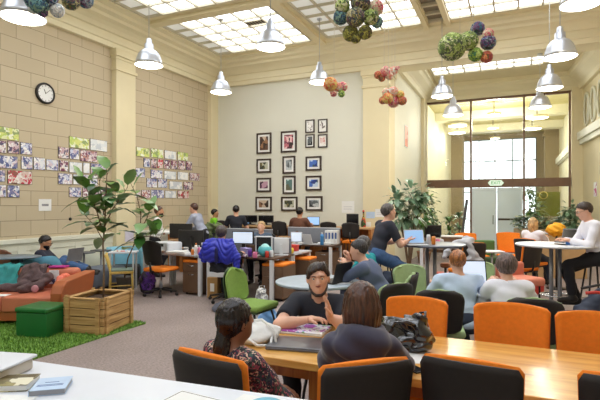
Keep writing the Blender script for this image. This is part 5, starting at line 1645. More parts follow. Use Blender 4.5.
# chairs at the islands
task_chair((*W(161, 8.55), 0), RD(2), 'black task chair with bright orange seat at the left front desk', 'task chairs')
jc = W(226.5, 8.05)
t = thing('task_chair', 'light grey task chair with the blue puffer jacket over its back', 'chair', (*jc, 0), RD(8), 'task chairs')
bf = backrest(.44, .58, 1.0, .05, .06, .9, .06, y0=-.2)
obj('backrest', B().sheet(lambda u, v: bf(1 - u, v), 12, 12, -.03), M_black, t)
obj('lumbar_band', B().rbox(-.2, -.30, .44, .2, -.26, .52, .012), M_whitem, t)
obj('seat', B().rbox(-.23, -.22, .46, .23, .24, .53, .035), M_whitem, t)
obj('gas_stem', B().lathe([(.026, .1), (.026, .3), (.018, .31), (.018, .46)], 14), M_whitem, t)
st = B()
for k in range(5):
    a = 2 * pi * k / 5 + .6
    st.tube([(0, 0, .115), (.15 * cos(a), .15 * sin(a), .10), (.31 * cos(a), .31 * sin(a), .075)], [.026, .02, .016], 8)
bs = obj('star_base', st, M_black, t)
for k in range(5):
    a = 2 * pi * k / 5 + .6
    obj('caster', B().sphere((.31 * cos(a), .31 * sin(a), .032), .032, 12, 8), M_black, bs)
# puffer jacket hung over the back
M_puff = mat('royal_blue_nylon', (38, 48, 178), .45, var=.12, scale=16)
t = thing('puffer_jacket', 'royal blue quilted puffer jacket hanging over a desk chair back', 'jacket', (*jc, 0), RD(8))
def rolls(f0, amp, fr):
    def f(P): return f0(P) - amp * np.abs(np.sin(fr * P[:, 2] + 3.0 * np.sin(9 * P[:, 0]) + 2 * np.sin(17 * P[:, 0] + 5))) + amp * .5 + .004 * np.sin(40 * P[:, 0] + 9 * P[:, 2])
    f.lo, f.hi = f0.lo - amp, f0.hi + amp
    return f
sdf_obj('jacket_body', rolls(union([ell((0, -.28, .86), (.28, .10, .18)), ell((-.16, -.30, .85), (.15, .09, .17)), ell((.16, -.31, .84), (.15, .09, .18)), rc((-.2, -.26, 1.02), (.2, -.26, 1.02), .05, .05)], .03), .018, 33), .013, M_puff, t)
sdf_obj('sleeve', rolls(union([rc((.22, -.30, .95), (.31, -.30, .78), .07, .065), rc((.31, -.30, .78), (.32, -.29, .62), .065, .05)], .03), .014, 50), .013, M_puff, t)
sdf_obj('sleeve', rolls(union([rc((-.22, -.30, .95), (-.29, -.28, .80), .07, .07), rc((-.29, -.28, .80), (-.27, -.28, .72), .065, .055)], .03), .014, 50), .013, M_puff, t)
sdf_obj('jacket_lining', ell((0.0, -.385, .80), (.035, .02, .14)), .01, mat('navy_lining', (22, 24, 84), .7), t)

# monitors and laptops
def mon(lab, px, z, ytop, ybot, w, facing, screen=None, body=None, desk=.73):
    x, y = W(px, z); h0 = hz(ybot, z); h1 = hz(ytop, z)
    return monitor(lab, (x, y, desk), facing, w, h1 - h0, screen, body, max(.03, h0 - desk), 'monitors on the desks')
mon('black monitor seen from behind on the front island, upper left one', 181, 9.6, 223.5, 238, .50, pi + RD(10), body=M_black)
mon('black monitor seen from behind, directly left of the blue jacket person', 191, 9.0, 230, 247, .50, pi + RD(14), body=M_black)
mon('bright monitor with a pale blue page, right of the seated dark-haired head', 243, 8.9, 231, 244, .42, RD(12), screen=M_screen2, body=M_black)
mon('white-framed computer with black screen on the right front desk', 264, 8.35, 236, 253, .30, RD(18), body=M_whitem)
mon('white monitor back, right end of the front island', 281.5, 8.45, 238, 253, .26, pi + RD(20), body=M_whitem)
mon('white sheet-like monitor on the second island, near its white laptop', 296.5, 10.7, 232, 242, .26, RD(15), screen=M_screen2, body=M_whitem)
laptop('white laptop slanting on the second island desk, seen from its side', (*W(312, 10.7), .735), RD(150), lid=M_whitem, group='laptops')
# books / binders with white spines
bw = W(334.5, 11.0)
for i in range(4):
    t = thing('binder', ['white binder with blue spine label, leftmost of the four', 'white binder, second of the four on second island', 'white binder, third of the four on second island', 'white binder beside the back counter, last of the four'][i], 'binder',
              (*W(327.5 + i * 3.2, 10.85), .735), RD(4), 'binders on the second island')
    obj('cover', B().box(-.032, -.11, 0, .032, .11, .31), M_paper, t, .003)
    obj('spine_label', B().box(-.02, -.112, .12, .02, -.11, .26), M_bluetx, t)
# clutter
def jar(name, lab, px, z, r, h, m, cat='cup', desk=.731, cap=None):
    t = thing(name, lab, cat, (*W(px, z), desk))
    obj('container', B().lathe([(r * .85, 0), (r, .01), (r, h * .8), (r * .8, h)], 18), m, t)
    if cap: obj('lid', B().lathe([(r * .5, h), (r * .5, h + .03), (r * .4, h + .035)], 14), cap, t)
    return t
M_pinkc = mat('pink_plastic', (216, 120, 160), .5); M_tealc = mat('teal_ceramic', (80, 176, 184), .3); M_redc = mat('red_plastic', (196, 60, 50), .4)
M_orc = mat('amber_plastic', (220, 130, 50), .4); M_yelc = mat('yellow_card', (232, 200, 70), .7); M_purp = mat('purple_nylon', (96, 50, 150), .6)
jar('bottle', 'white and orange bottle at the right corner of the left front desk', 196, 8.55, .028, .17, M_paper, 'bottle', cap=M_orc)
jar('bottle', 'small pinkish bottle beside the white and orange bottle', 199, 8.5, .026, .13, M_pinkc, 'bottle', cap=M_white)
jar('mug', 'amber cup beside the two small bottles', 192.5, 8.5, .026, .1, M_orc)
t = thing('round_bowl', 'round teal bowl standing before the white-framed computer', 'bowl', (*W(265, 8.2), .731))
obj('bowl_body', B().lathe([(.05, 0), (.11, .05), (.125, .11), (.10, .17), (.095, .17), (.11, .11), (.001, .03)], 26), M_tealc, t)
obj('foam_top', B().sphere((0, 0, .14), .085, 16, 10), mat('pale_teal', (160, 214, 214), .7), t)
jar('mug', 'pink mug in front of the teal bowl', 255, 8.0, .04, .10, M_pinkc)
jar('mug', 'red beaker right of the teal bowl', 267, 8.05, .032, .11, M_redc)
jar('mug', 'white cup at the corner of the right front desk', 271.5, 8.1, .035, .12, M_white)
jar('mug', 'purple cup on the right front desk by the jacket sleeve', 250, 8.2, .036, .12, M_purp)
jar('mug', 'yellow tub at the end of the front island', 290.5, 8.75, .06, .10, M_yelc, 'tub')
jar('bottle', 'blue water bottle on the second island before the binders', 322, 10.6, .04, .24, mat('blue_bottle', (70, 140, 200), .3), 'bottle', cap=M_white)
jar('mug', 'small magenta cup near the left desk papers', 165, 9.0, .05, .10, mat('magenta_cup', (190, 50, 120), .5))
for i, (px, z, w, d, h, rz, c, lab) in enumerate([
    (178, 8.7, .34, .26, .05, .3, 'paper', 'loose stack of white papers on the left front desk'),
    (171, 9.2, .30, .24, .09, -.2, 'paper', 'taller pile of papers behind the orange seat chair'),
    (240, 8.2, .26, .2, .03, .5, 'pr', 'colourful leaflets beside the blue puffer jacket'),
    (301, 10.95, .5, .2, .03, .1, 'paper', 'papers spread on the front edge of the second island'),
    (325, 10.75, .3, .2, .04, .3, 'paper', 'papers before the white binders'),
    (214, 9.0, .26, .2, .06, .1, 'pr', 'box of brochures behind the blue jacket person')]):
    x, y = W(px, z); y = min(y, 99)
    t = thing('paper_stack', lab, 'papers', (x, y, .732), rz, 'paper piles on the desks')
    b = B()
    rnd = random.Random(i)
    n = max(2, int(h / .02))
    for k in range(n):
        b.box(-w / 2, -d / 2, h * k / n, w / 2, d / 2, h * (k + 1) / n - .002, 0, Tr(rnd.uniform(-.015, .015), rnd.uniform(-.015, .015), 0) @ Rz(rnd.uniform(-.15, .15)))
    obj('sheets', b, M_paper if c == 'paper' else prints['m'], t)
M_lav = mat('lavender_box', (150, 140, 190), .6); M_tan = mat('kraft_box', (170, 130, 88), .8)
for nm_, lab, px, z, w, d, h, m_ in (('tissue_box', 'lavender tissue box left of the teal bowl', 246, 8.6, .2, .12, .11, M_lav), ('storage_box', 'kraft box on the left front desk behind the papers', 176, 9.5, .3, .22, .2, M_tan),
    ('storage_box', 'white carton between the black monitors and the puffer jacket', 205, 8.6, .12, .12, .2, M_white), ('desk_speaker', 'small black speaker right of the pink mug', 259, 8.55, .09, .1, .18, M_black),
    ('storage_box', 'red and white box at the far right of the front island', 294, 9.2, .16, .12, .12, M_redc), ('storage_box', 'kraft box on the second island before the divider', 286, 11.0, .3, .2, .16, M_tan),
    ('desk_organiser', 'dark organiser tray behind the lavender tissue box', 251, 8.9, .16, .12, .14, M_deskd), ('storage_box', 'blue carton on the left front desk near its left end', 152, 9.0, .2, .16, .12, mat('teal_box', (50, 130, 150), .6))):
    t = thing(nm_, lab, 'box', (*W(px, z), .732), .2 + px * .01)
    obj('box_body', B().rbox(-w / 2, -d / 2, 0, w / 2, d / 2, h, .006), m_, t); obj('lid', B().rbox(-w / 2 - .004, -d / 2 - .004, h * .8, w / 2 + .004, d / 2 + .004, h + .004, .004), m_, t)
t = thing('printer', 'white box-shaped printer on the desk behind the fig leaves', 'printer', (*W(168, 8.95), .732), RD(-15))
obj('casing', B().rbox(-.22, -.17, 0, .22, .17, .20, .03), M_white, t)
obj('paper_tray', B().box(-.15, -.26, .05, .15, -.17, .06), M_paper, t)
obj('panel', B().box(-.1, -.173, .12, .1, -.168, .17), M_dark, t)
t = thing('rucksack', 'purple patterned rucksack on the floor beside the left task chair', 'bag', (*W(147.5, 8.75), 0), .3)
sdf_obj('bag_body', cut(wrinkle(ell((0, 0, .2), (.15, .12, .24)), .01, 30), ((0, 0, .0), (0, 0, 1))), .012, patchwork('purple_print', [(90, 50, 150), (60, 40, 90), (130, 80, 180), (50, 40, 60)], 14, rnd=False), t)
obj('strap', B().tube([(-.06, -.11, .34), (-.07, -.16, .2), (-.06, -.12, .05)], .014, 8), M_black, t)
t = thing('crumpled_jacket', 'dark grey jacket lying crumpled on the carpet behind the ponytail woman', 'jacket', (*W(231, 7.3), 0), .2)
sdf_obj('cloth', cut(wrinkle(union([ell((0, 0, .03), (.30, .2, .11)), ell((.15, .05, .05), (.2, .14, .10))], .04), .018, 24), ((0, 0, .0), (0, 0, 1))), .014, mat('grey_fleece', (86, 88, 100), .9, var=.15, scale=20), t)

# person in front of the blue jacket, sitting at the right front desk
placed('dark grey-haired person sitting at the desk behind the blue puffer jacket', 222, 227, 7.95, RD(5), lean=.08, s=.95, h=.02, fine_hands=False, feet={-1: (-.12, .38, .09), 1: (.12, .38, .09)},
       hands={-1: (-.18, .40, .79), 1: (.18, .40, .79)}, skin_='fair', shirt=M_blackt, sleeve='long', trousers=M_btrou, shoes=M_shoe, hair=hairmat('charcoal_hair', (72, 62, 62)), hairstyle='shaggy')
# blond man behind the second monitors
placed('fair-haired person with head just above the desk screens, facing us', 261, 222, 10.1, pi + .2, lean=.1, s=.97, h=.02, fine_hands=False, skin_='fair', shirt=mat('grey_blue_shirt', (80, 96, 116), .9), sleeve='long', trousers=M_btrou, shoes=M_shoe, hair=M_blond, hairstyle='short',
       hands={-1: (-.18, .25, .78), 1: (.18, .25, .78)})
task_chair((W(261, 10.2)[0], W(261, 10.2)[1] + .1, 0), pi + .2, 'black task chair under the fair-haired person among the screens', 'task chairs')

# ================================================================= BACK COUNTER ALONG THE WHITE WALL
M_ctop = mat('tan_counter_top', (196, 160, 116), .5)
def counter(lab, x0, x1, y0=11.05, y1=11.56, h=1.08, m=None):
    t = thing('counter', lab, 'counter', (x0, y0, 0), 0, 'high counters at the back wall')
    w, d = x1 - x0, y1 - y0
    obj('countertop', B().box(0, 0, h - .05, w, d, h), m or M_ctop, t, .005)
    for x in (.0, w / 2 - .03, w - .06): obj('end_panel', B().box(x, .03, 0, x + .06, d, h - .051), M_tableleg, t)
    obj('back_panel', B().box(.06, d - .04, .2, w - .06, d - .02, h - .051), M_tableleg, t)
    return t
counter('high tan counter along the back wall, right end near the pilaster', -5.0, -3.12)
counter('high tan counter along the back wall under the framed photos', -6.95, -5.03)
# bar chairs with dark backs
def make_bar_chair(label):
    t = thing('bar_chair', label, 'chair')
    bf = backrest(.42, .86, 1.20, .05, .04, .95, .06, y0=-.18)
    obj('backrest', B().sheet(lambda u, v: bf(1 - u, v), 10, 10, -.03), M_shellb, t)
    obj('seat', B().rbox(-.21, -.2, .74, .21, .22, .80, .02), M_orange, t)
    obj('back_bracket', B().tube([(0, -.15, .76), (0, -.27, .8), (0, -.28, 1.0)], .018, 8), M_black, t)
    for sx in (-1, 1):
        for sy in (-1, 1): obj('leg', B().tube([(sx * .16, sy * .15, .74), (sx * .22, sy * .22, 0)], .012, 8), M_black, t)
    obj('foot_rail', B().tube([(-.2, .2, .3), (.2, .2, .3)], .009, 6), M_black, t)
    return t
bar_chair = Kind(make_bar_chair)
for px, y, rz, lab in ((331.5, 10.85, 0, 'dark bar chair at the back counter, second from its right end'), (353, 10.6, .05, 'dark bar chair with orange seat at the right end of the back counter'),
                       (283, 10.8, 0, 'dark bar chair left of the man in the brown shirt'), (226, 10.7, .1, 'dark bar chair left of the man in dark grey at the back')):
    u = (px - 300) / FPX; z = y / (CY + SY * u)
    bar_chair((W(px, z)[0], y, 0), rz, lab, 'bar chairs at the back counter')
# low row of black monitors standing on the counter
def oncounter(px, Y): u = (px - 300) / FPX; z = Y / (CY + SY * u); return W(px, z)[0]
for px, w, hh, lab in ((352.5, .30, .26, 'black monitor at the right end of the back counter'), (250, .42, .20, 'black monitor on the counter right of the man in dark grey'), (266, .42, .20, 'black monitor on the counter under the third column of photos')):
    monitor(lab, (oncounter(px, 11.3), 11.3, 1.082), RD(15), w, hh, None, M_black, .06, 'monitors on the back counter')
laptop('small laptop with a lit screen beside the man in the brown shirt', (oncounter(313, 11.25), 11.25, 1.082), RD(20), screen=M_screen, lid=M_black, group='laptops')
laptop('small laptop with a lit screen beside the man in dark grey', (oncounter(243, 11.25), 11.25, 1.082), RD(15), screen=M_screen, lid=M_black, group='laptops')
# coat hung over a rack, green grey
t = thing('coat', 'olive green coat hanging on the corner stand left of the bar chair', 'coat', (*W(214, 11.6), 0), .1)
obj('stand_pole', B().tube([(0, 0, .0), (0, 0, 1.2)], .015), M_black, t)
obj('stand_base', B().lathe([(.18, 0), (.18, .02), (.02, .03)], 20), M_black, t)
sdf_obj('cloth', wrinkle(union([rc((-.16, 0, 1.12), (.16, 0, 1.12), .06, .06), rc((-.14, 0, 1.05), (-.15, 0, .62), .10, .12), rc((.14, 0, 1.05), (.15, 0, .62), .10, .12)], .06), .02, 26), .018, mat('olive_cloth', (104, 116, 78), .9, var=.2, scale=18), t)
# people at the back
kw = dict(h=.022, fine_hands=False)
placed('person in a dark grey top at the back counter under the photos', 236, 206, 12.0, YAW + RD(8), lean=.1, s=1.0, skin_='fair', shirt=M_blackt, sleeve='short', trousers=M_btrou, shoes=M_shoe, hair=M_bhair, feet={-1: (-.1, .1, .09), 1: (.1, .1, .09)}, hands={-1: (-.2, .35, 1.12), 1: (.2, .35, 1.12)}, **kw)
placed('man in a brown shirt sitting at the back counter before the photos', 300, 208, 11.55, RD(5), lean=.1, s=1.0, skin_='tan', shirt=mat('brown_shirt', (104, 66, 50), .9), sleeve='long', trousers=M_btrou, shoes=M_shoe, hair=M_bhair, feet={-1: (-.1, .2, .4), 1: (.1, .2, .4)}, hands={-1: (-.2, .35, 1.12), 1: (.2, .35, 1.12)}, **kw)
placed('person in a bright green top sitting in the back corner', 215.5, 209.5, 12.6, YAW - 1.2, lean=.1, s=.92, skin_='tan', shirt=mat('lime_shirt', (126, 206, 40), .9), sleeve='short', trousers=M_btrou, shoes=M_shoe, hair=M_bhair, feet={-1: (-.1, .2, .3), 1: (.1, .2, .3)}, **kw)
def stander(lab, px, yt, z, f, lean, shirt, hair, **k2):
    top = hz(yt, z); s = 1.0
    return placed(lab, px, yt, z, f, lean=lean, s=s, h=.022, fine_hands=False, shirt=shirt, hair=hair, trousers=M_btrou, shoes=M_shoe, feet={-1: (-.1, -.05, .09), 1: (.1, .05, .09)}, knees={-1: (0, 1, 0), 1: (0, 1, 0)}, **k2)
stander('man in a light grey-blue shirt leaning over a counter in the back left corner', 192.5, 204, 11.2, YAW + RD(75), .45, mat('pale_blue_shirt', (160, 166, 186), .9, var=.1, scale=12), M_brhair, skin_='fair', sleeve='long', hands={-1: (-.15, .55, 1.05), 1: (.15, .5, 1.05)})
stander('bearded man in a white top standing by the left wall behind the fig', 160, 207, 10.8, YAW - RD(80), .15, M_paper, M_brhair, skin_='tan', sleeve='long', beard=M_dbhair, hands={-1: (-.15, .35, 1.0), 1: (.15, .35, 1.0)})
# counter under the left pair
counter('high tan counter before the room corner with the leaning man', -7.75, -6.98, 9.3, 9.9, 1.02)
jar('tub', 'small white tub on the counter before the leaning man', 178, 11.0, .06, .1, M_paper, 'tub', 1.022)
# wine-like bottle and papers right end
t = thing('bottle_figure', 'tall colourful bottle figure on the right end of the back counter', 'bottle', (oncounter(363.5, 11.3), 11.3, 1.082), 0)
obj('bottle_body', B().lathe([(.05, 0), (.06, .02), (.06, .12), (.04, .2), (.02, .26), (.02, .36), (.025, .37), (.001, .38)], 18), patchwork('bottle_print', [(60, 90, 40), (200, 60, 40), (220, 180, 60), (40, 40, 40)], 16), t)
obj('cap', B().lathe([(.026, .37), (.026, .41), (.001, .415)], 12), M_redc, t)
for i, (px, py, w, h, c, lab) in enumerate([(348, 207, .34, .30, 'paper', 'pale sheet taped to the back wall, left of the bottle'), (370.5, 215, .22, .16, 'b', 'pale blue flyer on the white pilaster'), (380, 213, .24, .20, 'paper', 'white flyer on the pilaster beside the seated man'),
                                            (367, 226, .2, .2, 'paper', 'lower white note on the pilaster')]):
    Y_ = YB if px < 365 - .5 else YB - .12
    X_, hh = onY(px, py, Y_)
    t = thing('notice', lab, 'notice', (X_, Y_, hh))
    obj('sheet', B().box(-w / 2, -.006, -h / 2, w / 2, -.001, h / 2), M_paper if c == 'paper' else M_bluebk, t)
    obj('print_lines', B().box(-w * .35, -.0072, -h * .2, w * .3, -.006, -h * .15).box(-w * .35, -.0072, 0, w * .35, -.006, h * .04), M_desk, t)

# ================================================================= FRAMED PHOTOS ON THE BACK WALL
arts = dict(
 sepia=patchwork('sepia_photo', [(150, 110, 80), (96, 66, 50), (200, 180, 160), (60, 44, 40)], 7), pink=patchwork('pink_photo', [(190, 110, 120), (60, 40, 40), (230, 190, 190), (120, 60, 80)], 8),
 grey=patchwork('grey_photo', [(90, 96, 100), (190, 196, 200), (40, 44, 50), (140, 150, 156)], 8), olive=patchwork('olive_photo', [(90, 90, 60), (60, 64, 50), (190, 190, 170), (120, 110, 70)], 8),
 plum=patchwork('plum_photo', [(150, 70, 110), (90, 50, 80), (190, 150, 170), (60, 40, 60)], 8), teal=patchwork('teal_photo', [(90, 120, 116), (40, 50, 50), (160, 190, 190), (100, 100, 80)], 8),
 line=patchwork('line_drawing', [(236, 234, 230), (225, 220, 216), (120, 110, 110), (238, 236, 232), (235, 232, 230)], 12), blue=patchwork('blue_photo', [(70, 110, 190), (40, 60, 130), (190, 210, 230), (60, 90, 90)], 8),
 red=patchwork('red_drawing', [(236, 228, 224), (225, 200, 195), (238, 236, 232), (210, 150, 145)], 14))
M_frame = mat('dark_wood_frame', (56, 42, 36), .5, var=.1)
FR = [(257, 271.6, 133.6, 153.4, 'sepia', 'framed sepia portrait, top of the left column'), (257, 271.3, 159.2, 172.6, 'olive', 'framed small olive picture, second in the left column'),
 (257, 271.3, 178.1, 191.9, 'plum', 'framed plum-coloured picture, third in the left column'), (256, 272, 196.8, 211, 'sepia', 'framed brown landscape, bottom of the left column'),
 (281.2, 296.9, 131.7, 152, 'pink', 'framed portrait of a face in red and pink, top of the middle column'), (282.9, 295.5, 156.4, 173.5, 'grey', 'framed grey portrait, second in the middle column'),
 (283, 295.8, 176, 193.8, 'teal', 'framed green-grey portrait, third in the middle column'), (281.5, 297.7, 196.8, 211, 'olive', 'framed dark picture with pale arches, bottom of the middle column'),
 (305.7, 314.7, 120.2, 132.5, 'line', 'small framed line drawing, upper left of the group of four'), (318.3, 327.6, 119.6, 132.5, 'line', 'small framed line drawing, upper right of the group of four'),
 (305.7, 314.7, 134.7, 147.4, 'grey', 'small framed dark head drawing, lower left of the group of four'), (318.3, 327.6, 134.7, 147.4, 'red', 'small framed reddish drawing, lower right of the group of four'),
 (306, 321.6, 156.7, 170.4, 'blue', 'framed light blue picture in the right column, under the group of four'), (306, 321.6, 176, 190.5, 'blue', 'framed deep blue picture, third in the right column'),
 (306, 322.7, 196.3, 210.8, 'grey', 'framed picture of brown figures, bottom of the right column')]
for x0, x1, y0, y1, k, lab in FR:
    Xa, h1 = onY(x0, y0, YB); Xb, h0 = onY(x1, y1, YB)
    w, hh = (Xb - Xa) / 2, (h1 - h0) / 2
    t = thing('framed_picture', lab, 'framed picture', ((Xa + Xb) / 2, YB, (h0 + h1) / 2), 0, 'framed pictures on the back wall')
    f = .045 if w > .17 else .03
    b = B()
    b.box(-w, -.035, hh - f, w, -.001, hh); b.box(-w, -.035, -hh, w, -.001, -hh + f); b.box(-w, -.035, -hh + f, -w + f, -.001, hh - f); b.box(w - f, -.035, -hh + f, w, -.001, hh - f)
    obj('frame', b, M_frame, t)
    obj('mount', B().box(-w + f, -.02, -hh + f, w - f, -.005, hh - f), M_paper, t)
    q = .055 if w > .17 else .03
    obj('picture', B().box(-w + f + q, -.0225, -hh + f + q, w - f - q, -.0205, hh - f - q), arts[k], t)
# ================================================================= MIDDLE: GREEN CHAIRS, ROUND TABLES, PEOPLE
round_green = Kind(make_round_chair)
round_green((*W(252, 5.62), 0), YAW - RD(120), 'empty bright green chair left of the man in the black T-shirt', 'bright green chairs')
def round_table(lab, px, z, r, h=.73, m=None):
    t = thing('round_table', lab, 'table', (*W(px, z), 0), 0, 'low round tables')
    obj('tabletop', B().lathe([(.001, h - .03), (r - .01, h - .03), (r, h - .02), (r, h - .004), (r - .006, h), (.001, h)], 48), m or M_white, t)
    obj('post', B().lathe([(.035, .02), (.035, h - .03)], 14), M_grey, t)
    obj('base', B().lathe([(.27, 0), (.27, .015), (.05, .03), (.001, .03)], 32), M_grey, t)
    return t
round_table('pale round table behind the man in the black T-shirt', 318, 5.6, .50, m=mat('blue_grey_top', (168, 180, 190), .4))
round_table('round table between the two people with their backs to us', 478, 5.25, .50)
# bags on the floor near the green chair
t = bag('carrier_bag', 'grey and white patterned carrier bag on the floor behind the green chair', 'bag', (*W(261.5, 6.5), 0), .2,
    union([rc((-.05, 0, .12), (.05, 0, .12), .12, .12), rc((0, 0, .15), (.0, 0, .42), .12, .07)], .04), patchwork('speckled_print', [(200, 200, 196), (120, 120, 120), (230, 230, 226), (160, 160, 170)], 22, rnd=False),
    [([(-.04, 0, .40), (-.03, 0, .52), (.04, 0, .52), (.05, 0, .40)], .008)])
bag('carrier_bag', 'light blue carrier bag on the floor right of the speckled bag', 'bag', (*W(269, 6.1), 0), -.1,
    union([rc((-.06, 0, .12), (.06, 0, .12), .11, .11), rc((0, 0, .12), (.0, 0, .24), .12, .08)], .04), mat('blue_plastic_bag', (108, 158, 214), .4, var=.15, scale=14),
    [([(-.06, 0, .26), (-.05, 0, .36), (.05, 0, .36), (.06, 0, .26)], .008)])
# green chair with its back to us, right of the long hair
green_chair((W(379, 4.95)[0], W(379, 4.95)[1], 0), YAW + RD(30), 'green chair with dark shell seen from behind, right of the long-haired head', 'green guest chairs')
green_chair((*W(421, 5.55), 0), YAW + pi + RD(20), 'empty sage green chair facing us, left of the woman in light blue', 'green guest chairs', (1.1, 1, 1.05))
green_chair((*W(484, 6.25), 0), YAW + pi - RD(5), 'sage green chair between the auburn and the grey-haired heads', 'green guest chairs')
green_chair((*W(438, 4.5), 0), YAW - RD(14), 'dark-backed green chair under the woman in the light blue shirt', 'green guest chairs', (1.02, 1, 1.02))
green_chair((*W(533, 4.2), 0), YAW - RD(24), 'dark-backed green chair under the man in the white shirt', 'green guest chairs', (1.06, 1, 1.0))

# laptop pair at the left round table
laptop('open dark laptop on the pale round table, seen slantwise from behind', (*W(333, 5.5), .732), YAW - RD(128), screen=M_dark, lid=M_black, group='laptops')
t = thing('paper_sheet', 'sheet of paper on the pale round table beside the dark laptop', 'paper', (*W(342, 5.45), .732), .4)
obj('sheet', B().box(-.12, -.09, 0, .12, .09, .002), M_paper, t)

M_slate = mat('slate_blue_shirt', (92, 102, 130), .9, var=.08, scale=10)
M_teals = mat('teal_shirt', (40, 160, 170), .9, var=.08)
fz = YAW + RD(70)
tA, JA = placed('man in a slate blue shirt with greying dark hair, chin on his hand', 357, 241, 5.6, fz, lean=.55, s=1.02, build=1.15, h=.015, head_pitch=.15, hands={-1: (.02, .44, .96), 1: (.14, .42, .80)}, elbow={-1: (-.6, .4, -1), 1: (.8, 0, -.8)},
       points={-1: (0, .2, 1)}, skin_='fair', shirt=M_slate, sleeve='elbow', trousers=M_djeans, shoes=M_shoe, hair=hairmat('dark_greying_hair', (52, 48, 50)), hairstyle='short', fine_hands=(-1,), curl=(1.1, .5))
tB, JB = placed('man with grey hair and teal shirt behind the man in slate blue', 361, 237, 6.6, YAW + RD(60), lean=.35, s=1.0, h=.02, skin_='fair', shirt=M_teals, sleeve='long', trousers=M_djeans, shoes=M_shoe, hair=M_ghair, fine_hands=False,
       hands={-1: (-.1, .42, .80), 1: (.14, .42, .78)})
green_chair((tA.location[0] + .02, tA.location[1], 0), fz, 'green chair hidden under the man in slate blue', 'green guest chairs')
t = thing('jacket', 'dark blue denim jacket bunched on a round pouf behind the slate blue back', 'jacket', (*W(389, 6.3), .0), .3)
sdf_obj('cloth', wrinkle(union([ell((0, 0, .62), (.10, .10, .13)), ell((.03, 0, .5), (.10, .10, .14)), ell((-.06, 0, .54), (.10, .10, .14))], .05), .014, 26), .014, M_djeans, t)

t = thing('pouf', 'small dark pouf under the bunched denim jacket', 'pouf', (*W(389, 6.3), .0), .3)
obj('pad', B().lathe([(.15, .06), (.19, .1), (.20, .3), (.17, .37), (.001, .38)], 28), M_part, t)
obj('foot', B().lathe([(.13, 0), (.13, .06)], 20), M_black, t)
# high table and man on a stool
tC = make_high_table('dark round high table with a white laptop, before the ficus', .50, 1.04, mat('slate_table_top', (96, 102, 116), .35)); tC.location = (*W(431, 7.15), 0)
tx, ty = W(417, 6.85)
laptop('white-framed laptop open on the dark high table, screen towards us', (tx, ty, 1.042), YAW + RD(8), screen=M_screen, lid=M_whitem, w=.30, d=.21, group='laptops')
jar('glass', 'amber drink in a glass right of the white-framed laptop', 433.5, 6.95, .03, .12, M_orc, 'glass', 1.042)
jar('glass', 'clear tumbler beside the amber drink on the high table', 428.5, 7.05, .03, .14, M_white, 'glass', 1.042)
fC = YAW - RD(72)
placed('man in a dark grey T-shirt perched on a stool, elbows at a high table', 391, 205, 6.95, fC, lean=.42, s=1.02, h=.015, head_pitch=-.1, hands={-1: (-.10, .50, 1.10), 1: (.08, .50, 1.10)}, elbow={-1: (-.5, -.3, -.9), 1: (.6, -.3, -.9)},
       points={1: (-.3, .6, .6)}, feet={-1: (-.1, .50, .36), 1: (.14, .30, .30)}, skin_='fair', face=True, shirt=mat('charcoal_tee', (50, 52, 64), .9, var=.06), sleeve='short', trousers=M_jeans, shoes=M_shoe, hair=M_ghair, hairstyle='short')
sx, sy = W(384, 6.95)
stool((sx - .0, sy, 0), 0, 'wooden-seated stool under the man in the dark grey T-shirt', 'bar stools', (1, 1, 1.13))

# two people with their backs to us
M_lblues = mat('light_blue_cotton', (196, 214, 238), .9, var=.06, scale=10)
M_whites = mat('white_cotton', (232, 232, 242), .9, var=.04, scale=10)
tW, _ = placed('woman with auburn bun and light blue shirt seen from behind', 457, 251.5, 4.95, YAW - RD(6), lean=.28, s=.96, build=1.12, h=.014, head_yaw=.05, hands={-1: (-.2, .40, .76), 1: (.24, .40, .78)}, skin_='fair', shirt=M_lblues, sleeve='long', trousers=M_djeans, shoes=M_shoe,
       hair=M_rhair, hairstyle='bun', wr_amp=.008, fine_hands=False)
tV, _ = placed('man with tousled grey-brown hair and white shirt seen from behind', 506.5, 256, 4.75, YAW - RD(12), lean=.34, s=1.0, h=.014, head_yaw=.25, head_pitch=.1, hands={-1: (-.12, .44, .78), 1: (.16, .42, .78)}, skin_='fair', shirt=M_whites, sleeve='elbow', trousers=M_djeans, shoes=M_shoe,
       hair=hairmat('grey_brown_hair', (106, 88, 84)), hairstyle='shaggy', wr_amp=.007, fine_hands=False)
laptop('open laptop with a lit page between the two people with their backs to us', (*W(474, 5.2), .732), YAW - RD(4), screen=M_screen2, lid=M_black, w=.36, d=.26, group='laptops')

# right high table, man in white
tR = make_high_table('white round high table with papers in front of the man in white', .54, 1.05); tR.location = (*W(555.5, 6.95), 0.0)
for lab, px, z, w, d, rz in (('white sheets of paper on the high table, left of the man in white', 541, 6.95, .30, .21, .4), ('notebook page near the left edge of the white high table', 530, 7.1, .2, .15, 1.0)):
    t = thing('paper_sheet', lab, 'paper', (*W(px, z), 1.052), rz); obj('sheet', B().box(-w / 2, -d / 2, 0, w / 2, d / 2, .004), M_paper, t)
laptop('small grey laptop with its back to us on the white high table', (*W(567, 7.2), 1.052), YAW - RD(60), lid=M_sil, w=.28, d=.2, group='laptops')
t = thing('mobile_phone', 'black phone on the white high table near the sheets', 'phone', (*W(560, 6.85), 1.052), .9); obj('phone_body', B().rbox(-.035, -.07, 0, .035, .07, .01, .004), M_black, t); obj('screen', B().box(-.03, -.062, .0095, .03, .062, .0105), M_dark, t)
jar('cup', 'small blue cup by the hands of the man in white', 568, 6.8, .03, .09, mat('blue_cup', (70, 130, 200), .4), 'cup', 1.052)
fD = YAW + RD(78)
